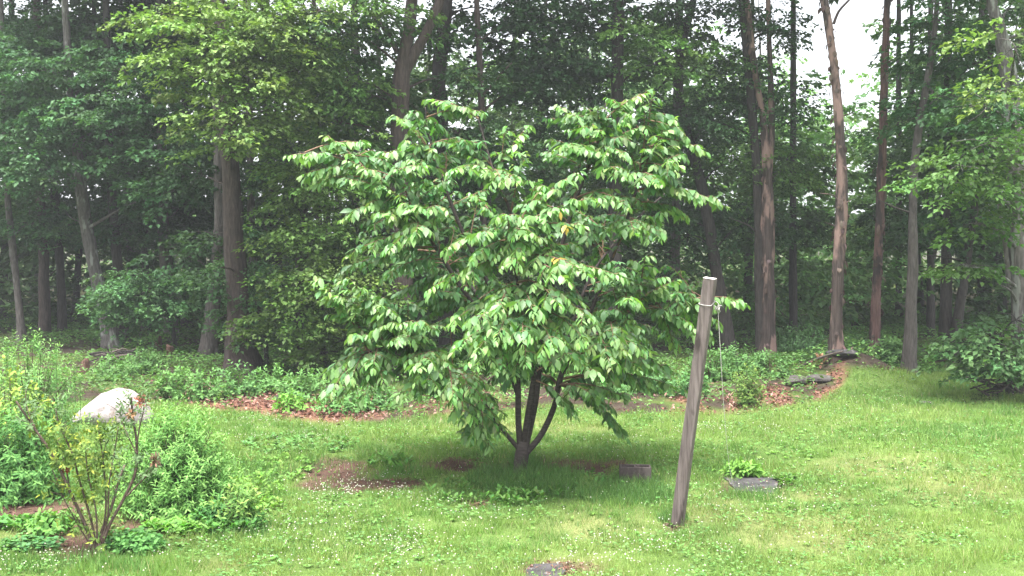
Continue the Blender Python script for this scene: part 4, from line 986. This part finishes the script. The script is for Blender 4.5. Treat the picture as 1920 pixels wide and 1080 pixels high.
# the boulder: a low wedge with a sloping left side and a rounded crest on the right
g = G(208, 790) - UP * .15
bo = rock('boulder', 'large pale pinkish white boulder sloping down to the left behind the shrubs', 'boulder', g, (.68, .42, .36), 'boulder', 8, 5, .10, None, 0, .2)
me = bo.data; k = len(me.vertices); v = np.empty(k * 3, np.float32); me.vertices.foreach_get('co', v); v = v.reshape(-1, 3)
xn = v[:, 0] / .66
prof = np.interp(xn, [-1.1, -.8, -.2, .15, .5, .85, 1.1], [.25, .5, .98, 1.12, 1.14, 1.05, .8])
v[:, 2] = np.where(v[:, 2] > -.12, (v[:, 2] + .12) * prof * 1.12 - .12, v[:, 2]); me.vertices.foreach_set('co', v.ravel()); me.update()
rock('stone', 'low grey stone lying left at the edge of the reddish leaves', 'stone', G(1492, 722), (.24, .2, .12), 'rock', 21, 4, .2)
rock('stone', 'flat long grey stone half buried below the leaning dead trunk', 'stone', G(1534, 716), (.34, .2, .09), 'rock', 33, 4, .2)
rock('stone', 'dark flat stone tilted against the foot of the leaning dead trunk', 'stone', G(1578, 692) + UP * .04, (.34, .2, .10), 'slate', 45, 4, .2)
rock('stone', 'tiny grey stone sitting in the far lawn', 'stone', G(1734, 757), (.16, .1, .03), 'rock', 51, 3, .2)
rock('stone', 'small grey stone among the leaves behind the cherry trunk', 'stone', G(1098, 750), (.12, .1, .08), 'rock', 57, 3, .2)
rock('stone', 'small grey stone in the leaf strip near the bright green tuft', 'stone', G(530, 752), (.15, .1, .08), 'rock', 59, 3, .2)

def slab(name, label, corners, thick, mat, seed):
    w = np.array([G(*c) for c in corners]); c = w.mean(0)
    # outline with worn, uneven edges, a slightly dished top
    out = []
    for i in range(len(w)):
        a, b = w[i], w[(i + 1) % len(w)]
        for t in np.linspace(0, 1, 9, endpoint=False): out.append(a + (b - a) * t)
    out = np.array(out); n = len(out)
    out[:, :2] += (out - c)[:, :2] * (.09 * (fbm(out[:, 0] * 6, out[:, 1] * 6, 0, seed, 2) - .5))[:, None] * 2
    rings = [(1.0, -.04), (1.0, thick * .6), (.975, thick), (.7, thick + .004), (.35, thick - .003)]
    vs = []
    for s, h in rings:
        q = c + (out - c) * np.array([s, s, 1]); q[:, 2] = c[2] + h + .006 * fbm(q[:, 0] * 5, q[:, 1] * 5, 0, seed, 2); vs.append(q)
    vs.append(np.array([[c[0], c[1], c[2] + thick]]))
    k = np.arange(n); k2 = (k + 1) % n
    f4 = np.concatenate([np.stack([r * n + k, r * n + k2, (r + 1) * n + k2, (r + 1) * n + k], -1) for r in range(len(rings) - 1)])
    f3 = np.stack([(len(rings) - 1) * n + k, (len(rings) - 1) * n + k2, np.full(n, len(rings) * n)], -1)
    mb = MB(); mb.add(np.concatenate(vs), f3, f4)
    return tag(mb.build(name, M[mat], None, False, origin=tuple(c)), label, 'paving slab', 'slabs sunk in the lawn')
slab('paving_slab', 'dark wet-looking slate slab sunk in the lawn right of the post', [(1357, 896), (1466, 897), (1458, 908), (1452, 926), (1382, 922)], .014, 'slate', 3)
slab('paving_slab', 'worn grey stepping slab sunk in the lawn at the bottom border', [(985, 1068), (1000, 1058), (1055, 1058), (1062, 1072), (1040, 1092), (985, 1092)], .010, 'slate', 6)

# hollow concrete block: two cells open at the top, the webs between them
g0 = G(1163, 906); g1 = G(1222, 906); ctr = .5 * (g0 + g1); hw = .5 * float(np.linalg.norm(g1 - g0)); hd = .10; hh = .20
root = empty('concrete_block', (ctr[0], ctr[1] + hd, float(ground_z(ctr[0], ctr[1])) - .01), 'weathered hollow concrete block with two open cells in the grass near the cherry', 'concrete block')
bm = MB(); r0 = np.array(root.location)
def box(mb, lo, hi, bev=.004):
    lo, hi = np.array(lo, float), np.array(hi, float); v = []
    for z, s in ((lo[2], 0), (hi[2] - bev, 0), (hi[2], bev)):
        v += [(lo[0] + s, lo[1] + s, z), (hi[0] - s, lo[1] + s, z), (hi[0] - s, hi[1] - s, z), (lo[0] + s, hi[1] - s, z)]
    f = [(3, 2, 1, 0), (8, 9, 10, 11)] + [(r + i, r + (i + 1) % 4, r + 4 + (i + 1) % 4, r + 4 + i) for r in (0, 4) for i in range(4)]
    mb.add(np.array(v) + r0, None, f)
tw_ = .030
box(bm, (-hw, -hd, 0), (hw, -hd + tw_, hh)); box(bm, (-hw, hd - tw_, 0), (hw, hd, hh))
for cx in (-hw + tw_ / 2, 0, hw - tw_ / 2): box(bm, (cx - tw_ / 2 + .002, -hd + tw_, 0), (cx + tw_ / 2 - .002, hd - tw_, hh - .003))
bm.build('shell', M['concrete'], root); root.rotation_euler.z = math.radians(-4)
bf = MB(); box(bf, (-hw + tw_, -hd + tw_, 0), (hw - tw_, hd - tw_, .05)); bf.build('soil_fill', M['bark_dark'], root)

# ------------------------------------------------------------------ the leaning post and its cord
pb = G(1270, 985); PY = float(pb[1])
top = P(1331, 522, PY - .22)
root = empty('wooden_post', pb, 'weathered grey square timber post leaning to the right in the lawn', 'post')
axis_ = unit(top - pb); Lp = float(np.linalg.norm(top - pb)); half = .057
rot = math.radians(-24)
e1 = unit(np.cross(axis_, np.array([-math.sin(rot), math.cos(rot), 0]))); e2 = np.cross(axis_, e1)
prof = []
for (a0, b0) in ((-1, -1), (1, -1), (1, 1), (-1, 1)):      # chamfered corners, several points a side
    pass
side_pts = []
for s in range(4):
    for t in (-.93, -.5, 0, .5, .93):
        q = {0: (t, -1), 1: (1, t), 2: (-t, 1), 3: (-1, -t)}[s]; side_pts.append(q)
side_pts = np.array(side_pts, float) * half; ns = len(side_pts)
zs = np.linspace(-.25, Lp, 60); vs = []
for z in zs:
    j = .0028 * (vnoise(side_pts[:, 0] * 60 + 5, side_pts[:, 1] * 60 + 5, z * 2.2, 4) - .5) * 2
    # drying checks: a long groove down the middle of each visible face
    grv = np.where(np.isclose(np.abs(side_pts).min(1), 0), -.006 * smooth(.45, .6, vnoise(side_pts[:, 0] * 40, 0, z * 1.3, 8)), 0)
    s = 1 + (j + grv) / half - .25 * smooth(.985, 1.0, z / Lp) * .12
    wob = .004 * math.sin(z * 2.1) 
    q = side_pts * s[:, None]
    vs.append(pb + axis_ * z + (q[:, :1] + wob) * e1 + q[:, 1:] * e2)
vs = np.array(vs); k = np.arange(ns); k2 = (k + 1) % ns; i = np.arange(len(zs) - 1)[:, None] * ns
f4 = np.stack([i + k, i + k2, i + ns + k2, i + ns + k], -1).reshape(-1, 4)
pm = MB(); pm.add(vs.reshape(-1, 3), None, f4)
po = pm.build('shaft', M['post'], root)
# the grain runs along the post: give the mesh its own upright axes
tm = MB(); c0 = pb + axis_ * (Lp + .002); ring = np.stack([c0 + a_ * e1 + b_ * e2 for a_, b_ in side_pts * 1.0])
tm.add(np.vstack([ring - axis_ * .002, c0 + (ring - c0) * .93 + axis_ * .004, c0 + axis_ * .004]), np.stack([ns + k, ns + k2, np.full(ns, 2 * ns)], -1), np.stack([k, k2, ns + k2, ns + k], -1))
tm.build('end_grain_top', M['endgrain'], root)
# cord: a loop tied round the post, a knot and the long end hanging to the ground
zc = Lp - .245
cl = pb + axis_ * zc
croot = empty('cord', cl, 'thin pale cord tied round the post near its top with a long end hanging down', 'cord')
lp_ = [cl + (a_ * 1.0) * e1 + (b_ * 1.0) * e2 + axis_ * (.02 * math.sin(n_ * .31 + 1)) for n_, (a_, b_) in enumerate(side_pts * 1.1)]
mb = MB(); tube(mb, lp_ + [lp_[0]], [.0035] * (ns + 1), 6, .02); mb.build('loop', M['cord'], croot, True)
kn = P(1346, 578, PY - .2)
mb = MB()
for q in range(5):
    a = rng.normal(size=(5, 3)) * .016; tube(mb, kn + a, [.004] * 5, 6, .01)
tube(mb, [lp_[6], .5 * (lp_[6] + kn) + UP * .02, kn], [.004] * 3, 6, .02)
tube(mb, [kn, kn + np.array([.0, 0, .05]), lp_[5] + axis_ * .06], [.004] * 3, 6, .02)
mb.build('knot', M['cord'], croot, True)
ge = G(1395, 960)
mb = MB(); tube(mb, [kn, P(1352, 680, PY - .2), P(1357, 760, PY - .15), P(1367, 870, PY - .05), P(1380, 925, PY + .02) , ge + UP * .03], [.0035, .003, .0024, .0016, .0012, .001], 6, .05)
mb.build('hanging_end', M['cord'], croot, True)

# ------------------------------------------------------------------ dead wood
def stump(label, px, py, w, h, mat, seed, slant):
    c = G(px, py); r = w * c[1] / F / 2; H = h * c[1] / F
    root = empty('stump', c, label, 'stump', 'broken stumps in the wood')
    mb = MB(); tube(mb, [c - UP * .1, c + UP * H * .5, c + UP * H], [r * 1.1, r, r * .9], 12, .06, .35, .3, seed)
    for v in mb.v: v[:, 2] += np.where(v[:, 2] > c[2] + H * .6, slant * (v[:, 0] - c[0]) + .12 * (vnoise(v[:, 0] * 30, v[:, 1] * 30, 0, seed) - .5), 0)
    mb.build('wood', M[mat], root, True)
stump('short broken stump with a raw orange top among the dark trunks', 298, 664, 12, 30, 'litter_wood', 3, 1.0)
stump('short dark rotten stump beside the fallen log', 319, 676, 13, 28, 'litter_wood', 5, -.4)
stump('reddish rotten stump behind the boulder and tall weeds', 160, 700, 14, 24, 'litter_wood', 7, .3)
def log(name, label, a, b, w, mat, cat='log', za=.06, zb=.06, bend=.0, seg=9):
    p, q = G(*a) + UP * za, G(*b) + UP * zb
    c = .5 * (p + q); mb = MB(); r = w * p[1] / F / 2
    tube(mb, [p, .5 * (p + q) + UP * bend, q], [r, r * .95, r * .75], seg, .1, .25, 0, int(a[0]))
    return tag(mb.build(name, M[mat], None, True, origin=tuple(c)), label, cat)
log('fallen_log', 'fallen dark log lying beside the brush heap', (218, 676), (284, 672), 9, 'bark_dark')
log('fallen_log', 'thin fallen log between the rotten stump and the stripped-foot trunk', (322, 672), (384, 670), 7, 'bark_brown')
log('fallen_branch', 'long bare branch propped against the leaning dead trunk', (1494, 692), (1580, 692), 5, 'stick', 'branch', .02, .52, .04)
log('fallen_stick', 'short bare stick lying in the bare soil in front of the cherry', (886, 948), (908, 944), 3, 'twig', 'stick', .015, .02)
chip = MB(); c = G(1538, 690)
u = unit(rng.normal(size=(24, 3))); oval_leaves(chip, c + UP * .1 + u * .1, u, UP + 0 * u, .13, .06, vary((.34, .19, .13), 24, .3, .1))
tag(chip.build('bark_scrap', M['dry'], None, False, origin=tuple(c)), 'curled orange bark scrap by the propped branch', 'bark')
def heap(label, px, py, rx, h, n, seed):
    c = G(px, py); root = empty('brush_heap', c, label, 'brush pile')
    r = np.random.default_rng(seed); R = rx * c[1] / F
    for i in range(n):
        a = r.normal() * .5 + (math.pi if r.random() < .5 else 0); el = r.normal() * .22
        ln = R * (.5 + .9 * r.random()); d = np.array([math.cos(a) * math.cos(el), math.sin(a) * .6, math.sin(el)])
        m = c + np.array([r.normal() * R * .38, r.normal() * R * .25, h * r.random() * (.9) + .03])
        rr = .010 + .028 * r.random() ** 2
        mb = MB(); tube(mb, [m - d * ln * .5, m + UP * .05 * r.normal(), m + d * ln * .5], [rr, rr * .85, rr * .5], 6, .15, .2, 0, i)
        for v in mb.v: v[:, 2] = np.maximum(v[:, 2], c[2] - .05)
        mb.build('stick', M['stick' if i % 3 else 'bark_dark'], root, True)
heap('dark heap of dead brushwood behind the boulder under the leaning pale trunk', 215, 682, 50, .34, 34, 4)
heap('heap of dead sticks at the foot of the pale trunk on the right border', 1866, 741, 46, .30, 34, 9)
# ------------------------------------------------------------------ damp morning air
HAZE = 0.0011
hm = bpy.data.materials.new('haze'); hm.use_nodes = True; hn = hm.node_tree.nodes; hn.clear()
pv = hn.new('ShaderNodeVolumePrincipled'); pv.inputs['Color'].default_value = (.9, .95, 1, 1); pv.inputs['Density'].default_value = HAZE; pv.inputs['Anisotropy'].default_value = .2
ho = hn.new('ShaderNodeOutputMaterial'); hm.node_tree.links.new(pv.outputs[0], ho.inputs['Volume'])
zt = max(float(max((o.matrix_world @ Vector(c)).z for c in o.bound_box)) for o in bpy.data.objects if o.type == 'MESH') + 8
hb = MB(); lo, hi = np.array([-520., -320, -3]), np.array([520., 920, zt])
v = [(lo[0], lo[1], lo[2]), (hi[0], lo[1], lo[2]), (hi[0], hi[1], lo[2]), (lo[0], hi[1], lo[2]), (lo[0], lo[1], hi[2]), (hi[0], lo[1], hi[2]), (hi[0], hi[1], hi[2]), (lo[0], hi[1], hi[2])]
hb.add(np.array(v), None, [(0, 3, 2, 1), (4, 5, 6, 7), (0, 1, 5, 4), (1, 2, 6, 5), (2, 3, 7, 6), (3, 0, 4, 7)])
tag(hb.build('haze', hm), 'thin damp morning haze hanging in the wood', 'haze', kind='stuff')
